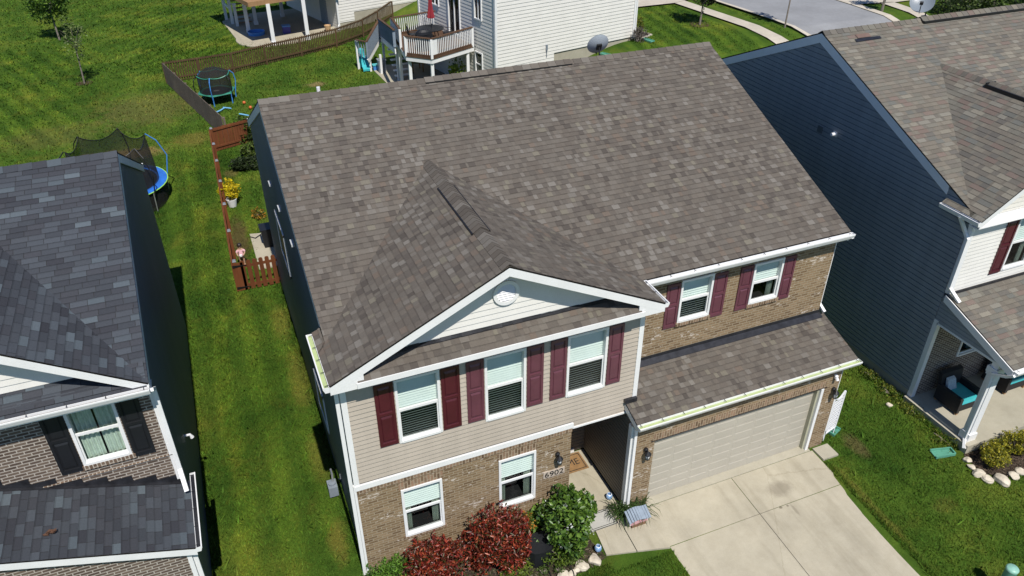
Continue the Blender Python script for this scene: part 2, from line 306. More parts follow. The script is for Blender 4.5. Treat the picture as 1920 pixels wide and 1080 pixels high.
# ---------------------------------------------------------------- mesh helpers
class MB:
    """collects shapes; build() links them as ONE mesh object"""
    def __init__(s): s.v = []; s.f = []; s.c = []; s.cc = None
    def poly(s, pts):
        n = len(s.v); s.v += [tuple(p) for p in pts]; s.f.append(tuple(range(n, n + len(pts)))); s.c.append(s.cc); return s
    def box(s, x0, x1, y0, y1, z0, z1):
        return s.obox(Vector(((x0 + x1) / 2, (y0 + y1) / 2, (z0 + z1) / 2)), Vector((abs(x1 - x0) / 2, 0, 0)), Vector((0, abs(y1 - y0) / 2, 0)), Vector((0, 0, abs(z1 - z0) / 2)))
    def obox(s, c, ax, ay, az, taper=1.0):
        n = len(s.v); c = Vector(c)
        for k in (-1, 1):
            t = taper if k > 0 else 1.0
            for (i, j) in ((-1, -1), (1, -1), (1, 1), (-1, 1)): s.v.append(tuple(c + ax * i * t + ay * j * t + az * k))
        for f in ((0, 3, 2, 1), (4, 5, 6, 7), (0, 1, 5, 4), (1, 2, 6, 5), (2, 3, 7, 6), (3, 0, 4, 7)):
            s.f.append(tuple(n + i for i in f)); s.c.append(s.cc)
        return s
    def bar(s, a, b, w, h, upv=(0, 0, 1)):
        """rectangular bar from a to b"""
        a = Vector(a); b = Vector(b); d = (b - a); l = d.length; d.normalize(); u = Vector(upv)
        if abs(d.dot(u)) > 0.99: u = Vector((0, 1, 0))
        r = d.cross(u).normalized(); u = r.cross(d)
        return s.obox((a + b) / 2, r * (w / 2), u * (h / 2), d * (l / 2))
    def tube(s, pts, r, n=8, cap=True):
        pts = [Vector(p) for p in pts]; rs = r if isinstance(r, (list, tuple)) else [r] * len(pts); base = len(s.v)
        for i, p in enumerate(pts):
            d = (pts[min(i + 1, len(pts) - 1)] - pts[max(i - 1, 0)]).normalized()
            u = Vector((0, 0, 1)) if abs(d.z) < 0.9 else Vector((1, 0, 0))
            a = d.cross(u).normalized(); b = a.cross(d)
            for k in range(n):
                t = 2 * math.pi * k / n; s.v.append(tuple(p + (a * math.cos(t) + b * math.sin(t)) * rs[i]))
        for i in range(len(pts) - 1):
            for k in range(n):
                q = base + i * n; s.f.append((q + k, q + (k + 1) % n, q + n + (k + 1) % n, q + n + k)); s.c.append(s.cc)
        if cap:
            s.f.append(tuple(base + k for k in range(n))[::-1]); s.c.append(s.cc)
            s.f.append(tuple(base + (len(pts) - 1) * n + k for k in range(n))); s.c.append(s.cc)
        return s
    def lathe(s, prof, c, n=24, sx=1, sy=1):
        base = len(s.v)
        for (r, z) in prof:
            for k in range(n):
                t = 2 * math.pi * k / n; s.v.append((c[0] + r * math.cos(t) * sx, c[1] + r * math.sin(t) * sy, c[2] + z))
        for i in range(len(prof) - 1):
            for k in range(n):
                q = base + i * n; s.f.append((q + k, q + (k + 1) % n, q + n + (k + 1) % n, q + n + k)); s.c.append(s.cc)
        return s
    def prism(s, outline, off):
        """closed outline (3-D points) extruded by vector off"""
        off = Vector(off); a = [Vector(p) for p in outline]; b = [p + off for p in a]; n = len(a)
        s.poly(a[::-1]); s.poly(b)
        for i in range(n): s.poly([a[i], a[(i + 1) % n], b[(i + 1) % n], b[i]])
        return s
    def build(s, name, mat, parent=None, origin=(0, 0, 0), smooth=False):
        me = bpy.data.meshes.new(name); O = Vector(origin)
        me.from_pydata([tuple(Vector(v) - O) for v in s.v], [], s.f); me.update()
        bm = bmesh.new(); bm.from_mesh(me); bmesh.ops.recalc_face_normals(bm, faces=bm.faces) if s.c and s.c[0] is None else None
        bm.to_mesh(me); bm.free()
        uv = me.uv_layers.new(name="UVMap")
        nl = len(me.loops); co = np.zeros(len(me.vertices) * 3); me.vertices.foreach_get("co", co); co = co.reshape(-1, 3) + np.array(O)
        vi = np.zeros(nl, int); me.loops.foreach_get("vertex_index", vi)
        nf = len(me.polygons); nor = np.zeros(nf * 3); me.polygons.foreach_get("normal", nor); nor = np.abs(nor.reshape(-1, 3))
        tot = np.zeros(nf, int); me.polygons.foreach_get("loop_total", tot); fi = np.repeat(np.arange(nf), tot)
        P = co[vi]; A = np.argmax(nor * np.array([1, 1, 0.95]), axis=1)[fi]
        U = np.where(A == 0, P[:, 1], P[:, 0]); V = np.where(A == 2, P[:, 1], P[:, 2])
        uv.data.foreach_set("uv", np.stack([U, V], 1).ravel())
        if s.c and s.c[0] is not None:
            ca = me.color_attributes.new("Col", 'FLOAT_COLOR', 'CORNER')
            c = np.ones((nf, 4)); c[:, :3] = np.array(s.c); ca.data.foreach_set("color", c[fi].ravel())
        me.materials.append(mat)
        if smooth: me.polygons.foreach_set("use_smooth", [True] * nf)
        o = bpy.data.objects.new(name, me); col.objects.link(o)
        if parent is not None: o.parent = parent
        else: o.location = O
        return o

def tag(o, label, cat, group=None, kind=None):
    if label: o["label"] = label
    if cat: o["category"] = cat
    if group: o["group"] = group
    if kind: o["kind"] = kind
    return o
SPLIT = {"trim_board", "fascia", "gutter_hanger", "soffit", "brick_course", "downspout_run", "ridge_vent", "rim_board", "top_rail"}
def islands(mb):
    """split a collected mesh into its separate shapes"""
    par = list(range(len(mb.v)))
    def find(a):
        while par[a] != a: par[a] = par[par[a]]; a = par[a]
        return a
    for f in mb.f:
        r = find(f[0])
        for i in f[1:]: par[find(i)] = r
    groups = {}
    key = {}
    for i, v in enumerate(mb.v):                                        # shapes whose corners coincide stay together
        k = (round(v[0], 4), round(v[1], 4), round(v[2], 4))
        if k in key: par[find(i)] = find(key[k])
        else: key[k] = i
    for f, c in zip(mb.f, mb.c): groups.setdefault(find(f[0]), []).append((f, c))
    out = []
    for fs in groups.values():
        q = MB(); mp = {}
        for f, c in fs:
            for i in f:
                if i not in mp: mp[i] = len(q.v); q.v.append(mb.v[i])
            q.f.append(tuple(mp[i] for i in f)); q.c.append(c)
        out.append(q)
    return out
class Thing:
    """an Empty at the thing's base that parents its parts; rot about z"""
    def __init__(s, name, label, cat, loc=(0, 0, 0), group=None, rot=0.0):
        s.o = bpy.data.objects.new(name, None); col.objects.link(s.o); s.o.location = loc; s.o.rotation_euler = (0, 0, rot)
        s.o.empty_display_size = 0.2; s.rot = rot; s.loc = loc; tag(s.o, label, cat, group)
    def part(s, name, mb, mat, parent=None, smooth=False, label=None, split=None):
        if split is None: split = name in SPLIT
        if split and len(mb.f) > 6:
            out = [s.part(name, q, mat, parent, smooth, label, False) for q in islands(mb)]; return out[0]
        # world-authored when rot == 0, local-authored otherwise
        ob = mb.build(name, mat, parent or s.o, s.loc if s.rot == 0 else (0, 0, 0), smooth)
        if label: ob["label"] = label
        return ob
def copy_thing(root):
    r = root.copy(); col.objects.link(r)
    for ch in root.children:
        c = ch.copy(); col.objects.link(c); c.parent = r
        for g in ch.children:
            d = g.copy(); col.objects.link(d); d.parent = c
    return r

def clip_half(poly, ax, val, keep_gt):
    out = []; n = len(poly)
    for i in range(n):
        a, b = poly[i], poly[(i + 1) % n]
        ia = (a[ax] >= val - 1e-9) if keep_gt else (a[ax] <= val + 1e-9)
        ib = (b[ax] >= val - 1e-9) if keep_gt else (b[ax] <= val + 1e-9)
        if ia: out.append(a)
        if ia != ib:
            t = (val - a[ax]) / (b[ax] - a[ax]); out.append((a[0] + t * (b[0] - a[0]), a[1] + t * (b[1] - a[1])))
    return out
def clip_convex(poly, conv):
    """clip poly by convex counter-clockwise polygon"""
    for i in range(len(conv)):
        if len(poly) < 3: return []
        (x0, y0), (x1, y1) = conv[i], conv[(i + 1) % len(conv)]
        def side(p): return (x1 - x0) * (p[1] - y0) - (y1 - y0) * (p[0] - x0)
        out = []; n = len(poly)
        for k in range(n):
            a, b = poly[k], poly[(k + 1) % n]; sa, sb = side(a), side(b)
            if sa >= -1e-9: out.append(a)
            if (sa > 1e-9 and sb < -1e-9) or (sa < -1e-9 and sb > 1e-9):
                t = sa / (sa - sb); out.append((a[0] + t * (b[0] - a[0]), a[1] + t * (b[1] - a[1])))
        poly = out
    return poly if len(poly) >= 3 else []
def area2(p): return sum(p[i][0] * p[(i + 1) % len(p)][1] - p[(i + 1) % len(p)][0] * p[i][1] for i in range(len(p)))
def ccw(p): return p if area2(p) > 0 else p[::-1]

PAL = {
 'brown': ([(0.138, 0.121, 0.103), (0.118, 0.103, 0.088), (0.150, 0.132, 0.112), (0.127, 0.109, 0.092), (0.142, 0.123, 0.103)], [(0.192, 0.175, 0.153), (0.178, 0.161, 0.140), (0.165, 0.147, 0.127), (0.094, 0.081, 0.070), (0.103, 0.089, 0.077), (0.155, 0.124, 0.100), (0.178, 0.160, 0.126)]),
 'slate': ([(0.056, 0.062, 0.073), (0.050, 0.054, 0.064), (0.066, 0.073, 0.085), (0.056, 0.059, 0.069), (0.072, 0.081, 0.095)], [(0.108, 0.130, 0.148), (0.092, 0.111, 0.128), (0.045, 0.047, 0.056), (0.080, 0.093, 0.108)]),
 'olive': ([(0.176, 0.156, 0.128), (0.162, 0.144, 0.119), (0.192, 0.172, 0.140), (0.156, 0.142, 0.121), (0.172, 0.161, 0.134)], [(0.228, 0.208, 0.168), (0.135, 0.125, 0.110), (0.185, 0.144, 0.122), (0.214, 0.20, 0.168), (0.15, 0.148, 0.132)]),
}
def shingles(mb, O, U, V, polys, pal, seed, exposure=0.143, wr=(0.22, 0.55), accent=0.55, three_tab=False, lift=0.012, tooth=(0.07, 0.20)):
    """overlapping shingle tabs laid course by course, clipped to the roof polygons (u along the eave, v up the slope)"""
    rnd = random.Random(seed); O = Vector(O); U = Vector(U).normalized(); V = Vector(V).normalized(); Nn = U.cross(V).normalized()
    if Nn.z < 0: Nn = -Nn
    base, acc = PAL[pal]
    polys = [ccw(p) for p in polys]
    us = [p[0] for q in polys for p in q]; vs = [p[1] for q in polys for p in q]
    def P(u, v, h): return O + U * u + V * v + Nn * h
    for q in polys:                                                     # solid deck below the tabs
        mb.cc = (0.03, 0.028, 0.026); mb.prism([P(u, v, -0.03) for u, v in q], Nn * 0.028)
    def tab(u, wd, v0, c, h1, gap, drop):
        q = [(u + gap, v0 - drop), (u + wd - gap, v0 - drop), (u + wd - gap, v0 + exposure + 0.02), (u + gap, v0 + exposure + 0.02)]
        for pl in polys:
            cl = clip_convex(q, pl)
            if len(cl) < 3: continue
            top = [P(a, b, 0.001 + h1 * max(0.0, 1 - (b - v0) / (exposure + 0.03))) for a, b in cl]
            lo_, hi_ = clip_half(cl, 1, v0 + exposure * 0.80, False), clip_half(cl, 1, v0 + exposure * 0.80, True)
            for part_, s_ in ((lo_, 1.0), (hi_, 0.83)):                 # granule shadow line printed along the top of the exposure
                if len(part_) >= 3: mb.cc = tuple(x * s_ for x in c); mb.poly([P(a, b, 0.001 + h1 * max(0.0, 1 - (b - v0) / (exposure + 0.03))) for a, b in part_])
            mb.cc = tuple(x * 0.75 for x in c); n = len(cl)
            for i in range(n):
                a, b = cl[i], cl[(i + 1) % n]
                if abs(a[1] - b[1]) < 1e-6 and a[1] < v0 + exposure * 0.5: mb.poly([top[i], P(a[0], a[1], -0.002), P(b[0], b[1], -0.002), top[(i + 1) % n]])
    v0 = math.floor(min(vs) / exposure) * exposure
    drift = [rnd.uniform(0, 6) for _ in range(6)]
    while v0 < max(vs):
        u = min(us) - rnd.random() * 0.3
        if three_tab:
            while u < max(us):
                c = acc[rnd.randrange(len(acc))] if rnd.random() < accent else base[rnd.randrange(len(base))]
                g = rnd.uniform(0.92, 1.08); tab(u, 0.31, v0, tuple(x * g for x in c), lift, 0.004, 0); u += 0.31
        else:
            while u < max(us):
                wd = rnd.uniform(*wr); c = base[rnd.randrange(len(base))]; g = rnd.uniform(0.95, 1.05); tab(u, wd, v0, tuple(x * g for x in c), lift * 0.55, 0, 0); u += wd
            u = min(us) - rnd.random() * 0.3
            while u < max(us):                                          # laminated teeth on top of the base layer
                wd = rnd.uniform(*tooth)
                k = accent + 0.22 * math.sin(u * 0.9 + drift[0] + v0 * 1.3) + 0.15 * math.sin(u * 2.3 - v0 * 2.1 + drift[1])
                c = acc[rnd.randrange(len(acc))] if rnd.random() < k else base[rnd.randrange(len(base))]
                g = rnd.uniform(0.93, 1.07); tab(u, wd, v0, tuple(x * g for x in c), lift, 0.0, 0.006); u += wd + rnd.uniform(0.05, 0.26)
        v0 += exposure
    return mb
def ridge_caps(mb, a, b, s1, s2, pal, seed, step=0.145, wid=0.16, raise_=0.0, first=0.0):
    """row of bent cap shingles along a ridge from a to b; s1, s2 = downhill directions of both slopes"""
    rnd = random.Random(seed); a = Vector(a); b = Vector(b); d = b - a; n = int(d.length / step); d.normalize()
    s1 = Vector(s1).normalized(); s2 = Vector(s2).normalized(); base = PAL[pal][0] + PAL[pal][1][1:3]
    for i in range(n + 1):
        p = a + d * min(i * step, (b - a).length); q = a + d * min((i + 1) * step + 0.03, (b - a).length)
        if (q - p).length < 0.02: continue
        h0 = 0.040 + raise_; h1 = 0.028 + raise_
        g = rnd.uniform(0.85, 1.1); c = tuple(x * g for x in base[rnd.randrange(len(base))])
        def row(o, h): return [o + s1 * wid + Vector((0, 0, h - 0.02)), o + s1 * wid * 0.3 + Vector((0, 0, h + 0.004)), o + Vector((0, 0, h + 0.012)), o + s2 * wid * 0.3 + Vector((0, 0, h + 0.004)), o + s2 * wid + Vector((0, 0, h - 0.02))]
        A = row(p, h0); B = row(q, h1)
        mb.cc = c
        for k in range(4): mb.poly([A[k], A[k + 1], B[k + 1], B[k]])
        mb.cc = tuple(x * 0.55 for x in c)
        for k in range(4): mb.poly([A[k], A[k] - Vector((0, 0, 0.018)), A[k + 1] - Vector((0, 0, 0.018)), A[k + 1]])
        for k in (0, 4): mb.poly([A[k], B[k], B[k] - Vector((0, 0, 0.018)), A[k] - Vector((0, 0, 0.018))])
    return mb
def split_rect(u0, u1, v0, v1, holes):
    xs = sorted({u0, u1, *[h[0] for h in holes], *[h[1] for h in holes]}); xs = [x for x in xs if u0 <= x <= u1]
    ys = sorted({v0, v1, *[h[2] for h in holes], *[h[3] for h in holes]}); ys = [y for y in ys if v0 <= y <= v1]
    cells = []
    for j in range(len(ys) - 1):
        run = None
        for i in range(len(xs) - 1):
            cx, cy = (xs[i] + xs[i + 1]) / 2, (ys[j] + ys[j + 1]) / 2
            hole = any(h[0] < cx < h[1] and h[2] < cy < h[3] for h in holes)
            if not hole:
                if run is None: run = [xs[i], xs[i + 1]]
                else: run[1] = xs[i + 1]
            if hole or i == len(xs) - 2:
                if run: cells.append((run[0], run[1], ys[j], ys[j + 1])); run = None
    return cells
def rectpoly(u0, u1, v0, v1): return [(u0, v0), (u1, v0), (u1, v1), (u0, v1)]
def flat_wall(mb, O, U, V, polys, depth=0.0):
    O = Vector(O); U = Vector(U); V = Vector(V)
    for p in polys: mb.poly([O + U * a + V * b for a, b in p])
    return mb
def siding(mb, O, U, V, Nn, polys, exp=0.114, depth=0.014, dutch=True):
    """horizontal laps: flat face, then a cove that runs in under the next lap's lower edge"""
    O = Vector(O); U = Vector(U); V = Vector(V); Nn = Vector(Nn)
    prof = ((0.0, 0.80, 1.0, 0.92), (0.80, 0.86, 0.92, 0.08), (0.86, 1.0, 0.08, 0.0)) if dutch else ((0.0, 1.0, 1.0, 0.0),)
    for p in polys:
        p = ccw(p); lo = min(q[1] for q in p); hi = max(q[1] for q in p); k = math.floor(lo / exp)
        while k * exp < hi - 1e-6:
            for (f0, f1, d0, d1) in prof:
                a, b = (k + f0) * exp, (k + f1) * exp
                c = clip_half(clip_half(p, 1, a, True), 1, b, False)
                if len(c) < 3 or abs(area2(c)) < 1e-6: continue
                pts = [O + U * q[0] + V * q[1] + Nn * (depth * (d0 + (d1 - d0) * (q[1] - a) / (b - a))) for q in c]
                mb.poly(pts)
                if f0 == 0:
                    for i in range(len(c)):
                        q, r = c[i], c[(i + 1) % len(c)]
                        if abs(q[1] - a) < 1e-6 and abs(r[1] - a) < 1e-6:
                            mb.poly([pts[i], O + U * q[0] + V * q[1], O + U * r[0] + V * r[1], pts[(i + 1) % len(c)]])
            k += 1
    return mb
def holes_cut(wins): return [(w_[0], w_[1], w_[2], w_[3]) for w_ in wins]

def gutter(T, a, b, outv, parent=None, drop=0.12, wid=0.12, name="gutter", back=0.0):
    """K-style trough from a to b (eave line); outv = direction away from the house; straps across"""
    a = Vector(a); b = Vector(b); o = Vector(outv).normalized(); z = Vector((0, 0, 1)); d = (b - a).normalized()
    mb = MB(); t = 0.012
    prof = [(0, 0), (0, -drop), (wid * 0.7, -drop), (wid, -0.03), (wid, -0.004), (wid - 0.024, -0.004), (wid - 0.024, -0.03), (wid * 0.7 - t, -drop + t), (t, -drop + t), (t, 0)]
    A = [a + o * x + z * y for x, y in prof]; B = [b + o * x + z * y for x, y in prof]; n = len(prof)
    for i in range(n): mb.poly([A[i], A[(i + 1) % n], B[(i + 1) % n], B[i]])
    for E, s in ((a, 1), (b, -1)): mb.prism([E + o * x + z * y for x, y in ((0, 0), (0, -drop), (wid * .7, -drop), (wid, -0.03), (wid, 0))], d * 0.006 * s)
    g = T.part(name, mb, M['white'], parent)
    mb2 = MB(); ln = (b - a).length
    dp = min(.05, drop * .45); mb2.poly([a + o * 0.016 - z * dp, a + o * (wid * 0.88) - z * dp, b + o * (wid * 0.88) - z * dp, b + o * 0.016 - z * dp])
    return g, mb2
def gutter_full(T, a, b, outv, lining=None, hangers=0.62, **kw):
    g, mb2 = gutter(T, a, b, outv, **kw)
    if lining is not None: T.part("gutter_lining", mb2, lining, g)
    a = Vector(a); b = Vector(b); o = Vector(outv).normalized(); n = max(2, int((b - a).length / hangers)); w_ = kw.get('wid', 0.12)
    h = MB()
    for i in range(n + 1):
        p = a + (b - a) * ((i + 0.15) / (n + 0.3)); h.bar(p + Vector((0, 0, 0.0)), p + o * w_ * .62 + Vector((0, 0, 0.0)), 0.013, 0.006)
    T.part("gutter_hanger", h, M['flash'], g)
    return g
def downspout(T, pts, parent=None, w_=0.085, d=0.065):
    mb = MB()
    pts = [Vector(p) for p in pts]
    for i in range(len(pts) - 1):
        dd = (pts[i + 1] - pts[i]).normalized(); mb.bar(pts[i] - dd * 0.02, pts[i + 1] + dd * 0.02, w_, d, (0, 1, 0))
    return T.part("downspout", mb, M['white'], parent)

def window(T, x0, x1, z0, z1, y, blind=(1.0, 1.0), slider=False, curtain=False, name="window", fw_=0.055, low_screen=True):
    """double-hung window facing -Y in plane y, recessed glass, blind behind it and a dark room; opening must be cut in the wall"""
    mb = MB(); f = fw_; yo, yi = y - 0.035, y + 0.09
    mb.box(x0, x0 + f, yo, yi, z0, z1); mb.box(x1 - f, x1, yo, yi, z0, z1)
    mb.box(x0 + f, x1 - f, yo, yi, z1 - f, z1); mb.box(x0 + f - 0.003, x1 - f + 0.003, yo - 0.012, yi, z0, z0 + f)
    W_ = T.part(name, mb, M['white']); zm = (z0 + z1) / 2
    s = MB(); ys = y + 0.012
    s.box(x0 + f, x1 - f, ys, ys + 0.03, zm - 0.03, zm + 0.03)
    s.box(x0 + f, x0 + f + .025, ys + 0.002, ys + 0.028, z0 + f, zm - 0.03); s.box(x1 - f - .025, x1 - f, ys + 0.002, ys + 0.028, z0 + f, zm - 0.03); s.box(x0 + f + .025, x1 - f - .025, ys + 0.002, ys + 0.028, z0 + f, z0 + f + 0.035)
    T.part("sash", s, M['white'], W_)
    p = MB(); p.poly([(x0 + f, y + 0.06, zm + 0.03), (x1 - f, y + 0.06, zm + 0.03), (x1 - f, y + 0.06, z1 - f), (x0 + f, y + 0.06, z1 - f)])
    T.part("pane", p, M['glass_hi'], W_)
    p = MB(); p.poly([(x0 + f + .025, y + 0.028, z0 + f + .035), (x1 - f - .025, y + 0.028, z0 + f + .035), (x1 - f - .025, y + 0.028, zm - 0.03), (x0 + f + .025, y + 0.028, zm - 0.03)])
    T.part("screen", p, M['glass_lo'] if low_screen else M['glass_hi'], W_)
    yb = y + 0.10
    if blind[0] > 0:
        b = MB(); zb = z1 - f - (z1 - z0 - 2 * f) * blind[0]; st = 0.062; zz = z1 - f
        while zz > zb:
            up_ = zz > zm; gp, ya, yc = (0.006, yb + .012, yb - .016) if up_ else (0.013, yb - .014, yb + .012)
            b.poly([(x0 + f * .6, ya, zz), (x1 - f * .6, ya, zz), (x1 - f * .6, yc, zz - st + gp), (x0 + f * .6, yc, zz - st + gp)]); zz -= st
        T.part("blind", b, M['blind'], W_)
    if curtain or blind[0] < 1:
        c = MB(); n = 26
        spans = ((x0 + .02, x0 + (x1 - x0) * .48), (x0 + (x1 - x0) * .52, x1 - .02)) if curtain else ((x0 + .05, x0 + .22), (x1 - .22, x1 - .05))
        for (xa, xb) in spans:
            for i in range(n):
                xs = [xa + (xb - xa) * k / n for k in (i, i + 1)]; yy = [y + 0.17 + 0.025 * math.sin(k * 1.1) for k in (i, i + 1)]
                c.poly([(xs[0], yy[0], z0), (xs[1], yy[1], z0), (xs[1], yy[1], z1), (xs[0], yy[0], z1)])
        T.part("curtain", c, M['curtain'], W_, smooth=True)
    d = MB(); xa, xb = x0 - .01, x1 + .01; yr = y + 0.9
    d.poly([(xa, yr, z0), (xb, yr, z0), (xb, yr, z1), (xa, yr, z1)])
    d.poly([(xa, yi, z0), (xa, yr, z0), (xa, yr, z1), (xa, yi, z1)]); d.poly([(xb, yi, z0), (xb, yr, z0), (xb, yr, z1), (xb, yi, z1)])
    d.poly([(xa, yi, z0), (xb, yi, z0), (xb, yr, z0), (xa, yr, z0)]); d.poly([(xa, yi, z1), (xb, yi, z1), (xb, yr, z1), (xa, yr, z1)])
    T.part("room", d, M['dark'], W_)
    return W_
def shutter(T, x0, x1, z0, z1, y, mat, label=None):
    mb = MB(); t = 0.03; yo = y - t; f = 0.055; zm = z0 + (z1 - z0) * 0.52
    mb.box(x0, x0 + f, yo, y, z0, z1); mb.box(x1 - f, x1, yo, y, z0, z1)
    mb.box(x0 + f, x1 - f, yo, y, z0, z0 + f * 1.5); mb.box(x0 + f, x1 - f, yo, y, z1 - f * 1.2, z1); mb.box(x0 + f, x1 - f, yo, y, zm - f * .6, zm + f * .6)
    for a, b in ((z0 + f * 1.5, zm - f * .6), (zm + f * .6, z1 - f * 1.2)):
        mb.box(x0 + f, x1 - f, y - t * 0.35, y, a, b)
        cx, cz = (x0 + x1) / 2, (a + b) / 2; hx, hz = (x1 - x0) / 2 - f - 0.02, (b - a) / 2 - 0.025
        mb.obox((cx, y - t * 0.62, cz), Vector((hx, 0, 0)), Vector((0, 0, hz)), Vector((0, -t * 0.27, 0)), 0.86)
    return T.part("shutter", mb, mat, label=label)
def lantern(T, x, y, z):
    """carriage lamp on a wall facing -Y"""
    mb = MB(); mb.lathe([(0.001, -0.02), (0.05, -0.02), (0.055, 0.03), (0.03, 0.06), (0.001, 0.06)], (x, y - 0.03, z + 0.13), 12)
    mb.tube([(x, y - 0.02, z + 0.12), (x, y - 0.1, z + 0.2), (x, y - 0.13, z + 0.16)], 0.012, 6)
    mb.lathe([(0.01, 0.17), (0.03, 0.15), (0.085, 0.09), (0.085, 0.075), (0.001, 0.075)], (x, y - 0.13, z), 10)
    mb.lathe([(0.001, -0.12), (0.02, -0.11), (0.05, -0.085), (0.05, -0.075), (0.001, -0.07)], (x, y - 0.13, z), 10)
    for k in range(6):
        t = k * math.pi / 3; mb.bar((x + 0.05 * math.cos(t), y - 0.13 + 0.05 * math.sin(t), z - 0.08), (x + 0.078 * math.cos(t), y - 0.13 + 0.078 * math.sin(t), z + 0.08), 0.01, 0.01)
    l = T.part("wall_lamp", mb, M['black'])
    g = MB(); g.lathe([(0.001, -0.07), (0.04, -0.07), (0.058, 0.02), (0.06, 0.07), (0.001, 0.074)], (x, y - 0.13, z), 12)
    T.part("lamp_glass", g, M['bulb'], l, smooth=True)

# ---------------------------------------------------------------- foliage
def leaves(name, mat, parent, origin, pts, size, cols, seed, aspect=0.5, updir=0.3, droop=0.0):
    """many small folded leaves: pts (n,3) world positions"""
    rng = np.random.default_rng(seed); n = len(pts)
    d = rng.normal(size=(n, 3)); d[:, 2] = d[:, 2] * 0.6 + updir - droop; d /= np.linalg.norm(d, axis=1)[:, None]
    r = rng.normal(size=(n, 3)); r -= d * (r * d).sum(1)[:, None]; r /= np.linalg.norm(r, axis=1)[:, None]
    nn = np.cross(d, r)
    s = size * rng.uniform(0.65, 1.35, size=(n, 1)); wv = r * s * aspect * 0.5
    p0 = pts - d * s * 0.5; tip = pts + d * s * 0.5; mid = pts + nn * s * 0.10
    V = np.stack([p0, mid - wv * 1.0 + nn * s * .06, tip, mid + wv * 1.0 + nn * s * .06], 1) - np.array(origin)
    me = bpy.data.meshes.new(name); me.vertices.add(n * 4); me.vertices.foreach_set("co", V.ravel())
    me.loops.add(n * 6); idx = (np.arange(n) * 4)[:, None] + np.array([0, 1, 2, 0, 2, 3])[None]
    me.loops.foreach_set("vertex_index", idx.ravel()); me.polygons.add(n * 2)
    me.polygons.foreach_set("loop_start", np.arange(n * 2) * 3); me.polygons.foreach_set("loop_total", np.full(n * 2, 3))
    c = np.array(cols)[rng.integers(0, len(cols), n)] * rng.uniform(0.75, 1.25, size=(n, 1))
    ca = me.color_attributes.new("Col", 'FLOAT_COLOR', 'CORNER'); cc = np.ones((n, 6, 4)); cc[:, :, :3] = c[:, None, :]
    ca.data.foreach_set("color", cc.ravel()); me.update(calc_edges=True); me.materials.append(mat)
    o = bpy.data.objects.new(name, me); col.objects.link(o)
    if parent: o.parent = parent
    else: o.location = origin
    return o
def crown_pts(c, rad, n, seed, clumps=40, shell=0.45, cl=0.24, flat=-1.0):
    rng = np.random.default_rng(seed); c = np.array(c, float); rad = np.array(rad, float)
    u = rng.normal(size=(clumps, 3)); u /= np.linalg.norm(u, axis=1)[:, None]
    u *= (shell + (1 - shell) * rng.random((clumps, 1)) ** 0.5) * rng.uniform(0.82, 1.08, (clumps, 1))
    u = u[u[:, 2] > flat]
    k = rng.integers(0, len(u), n); p = u[k] + rng.normal(size=(n, 3)) * cl * rng.uniform(0.5, 1.2, (len(u), 1))[k]
    l = np.linalg.norm(p, axis=1); p[l > 1.12] *= (1.12 / l[l > 1.12])[:, None]
    ph = rng.uniform(0, 6.28, 6); th = np.arctan2(p[:, 1], p[:, 0])
    lob = 1 + .11 * np.sin(2 * th + ph[0]) + .09 * np.sin(3 * th + ph[1] + 2 * p[:, 2]) + .07 * np.sin(5 * th + ph[2] - 3 * p[:, 2]) + .06 * np.sin(4 * p[:, 2] + ph[3] + th)
    p *= np.clip(lob, .72, 1.22)[:, None]
    ns = max(2, n // 260); s0 = rng.normal(size=(ns, 3)); s0[:, 2] = np.abs(s0[:, 2]) + .5; s0 /= np.linalg.norm(s0, axis=1)[:, None]
    m_ = rng.random(n) < .05; kk = rng.integers(0, ns, m_.sum()); p[m_] = s0[kk] * rng.uniform(.85, 1.32, (m_.sum(), 1)) + rng.normal(size=(m_.sum(), 3)) * .035
    return c + p * rad
def shrub(name, label, cat, base, c, rad, n, size, cols, seed, mat=None, group=None, aspect=0.5, clumps=60, updir=0.35, shell=0.55, stems=7, flowers=None):
    T = Thing(name, label, cat, base, group)
    rnd = random.Random(seed); st = MB()
    for i in range(stems):
        a = rnd.random() * 6.28; q = (c[0] + rad[0] * .6 * math.cos(a), c[1] + rad[1] * .6 * math.sin(a), c[2] + rad[2] * rnd.uniform(-.1, .5))
        st.tube([base, ((base[0] * 2 + q[0]) / 3, (base[1] * 2 + q[1]) / 3, base[2] + (q[2] - base[2]) * .45), q], [0.022, 0.015, 0.006], 5)
    T.part("stem", st, M['bark'])
    pts = crown_pts(c, rad, n, seed, clumps, shell, 0.2)
    pts = pts[pts[:, 2] > base[2] + 0.02]
    leaves("foliage", mat or M['leaf'], T.o, base, pts, size, cols, seed, aspect, updir)
    if flowers:
        fp = crown_pts(c, [r * 1.02 for r in rad], flowers[0], seed + 5, flowers[0] // 9 + 1, 0.95, 0.05)
        leaves("flower", M['leaf'], T.o, base, fp, flowers[1], [flowers[2]], seed + 6, 0.8, 0.8)
    return T
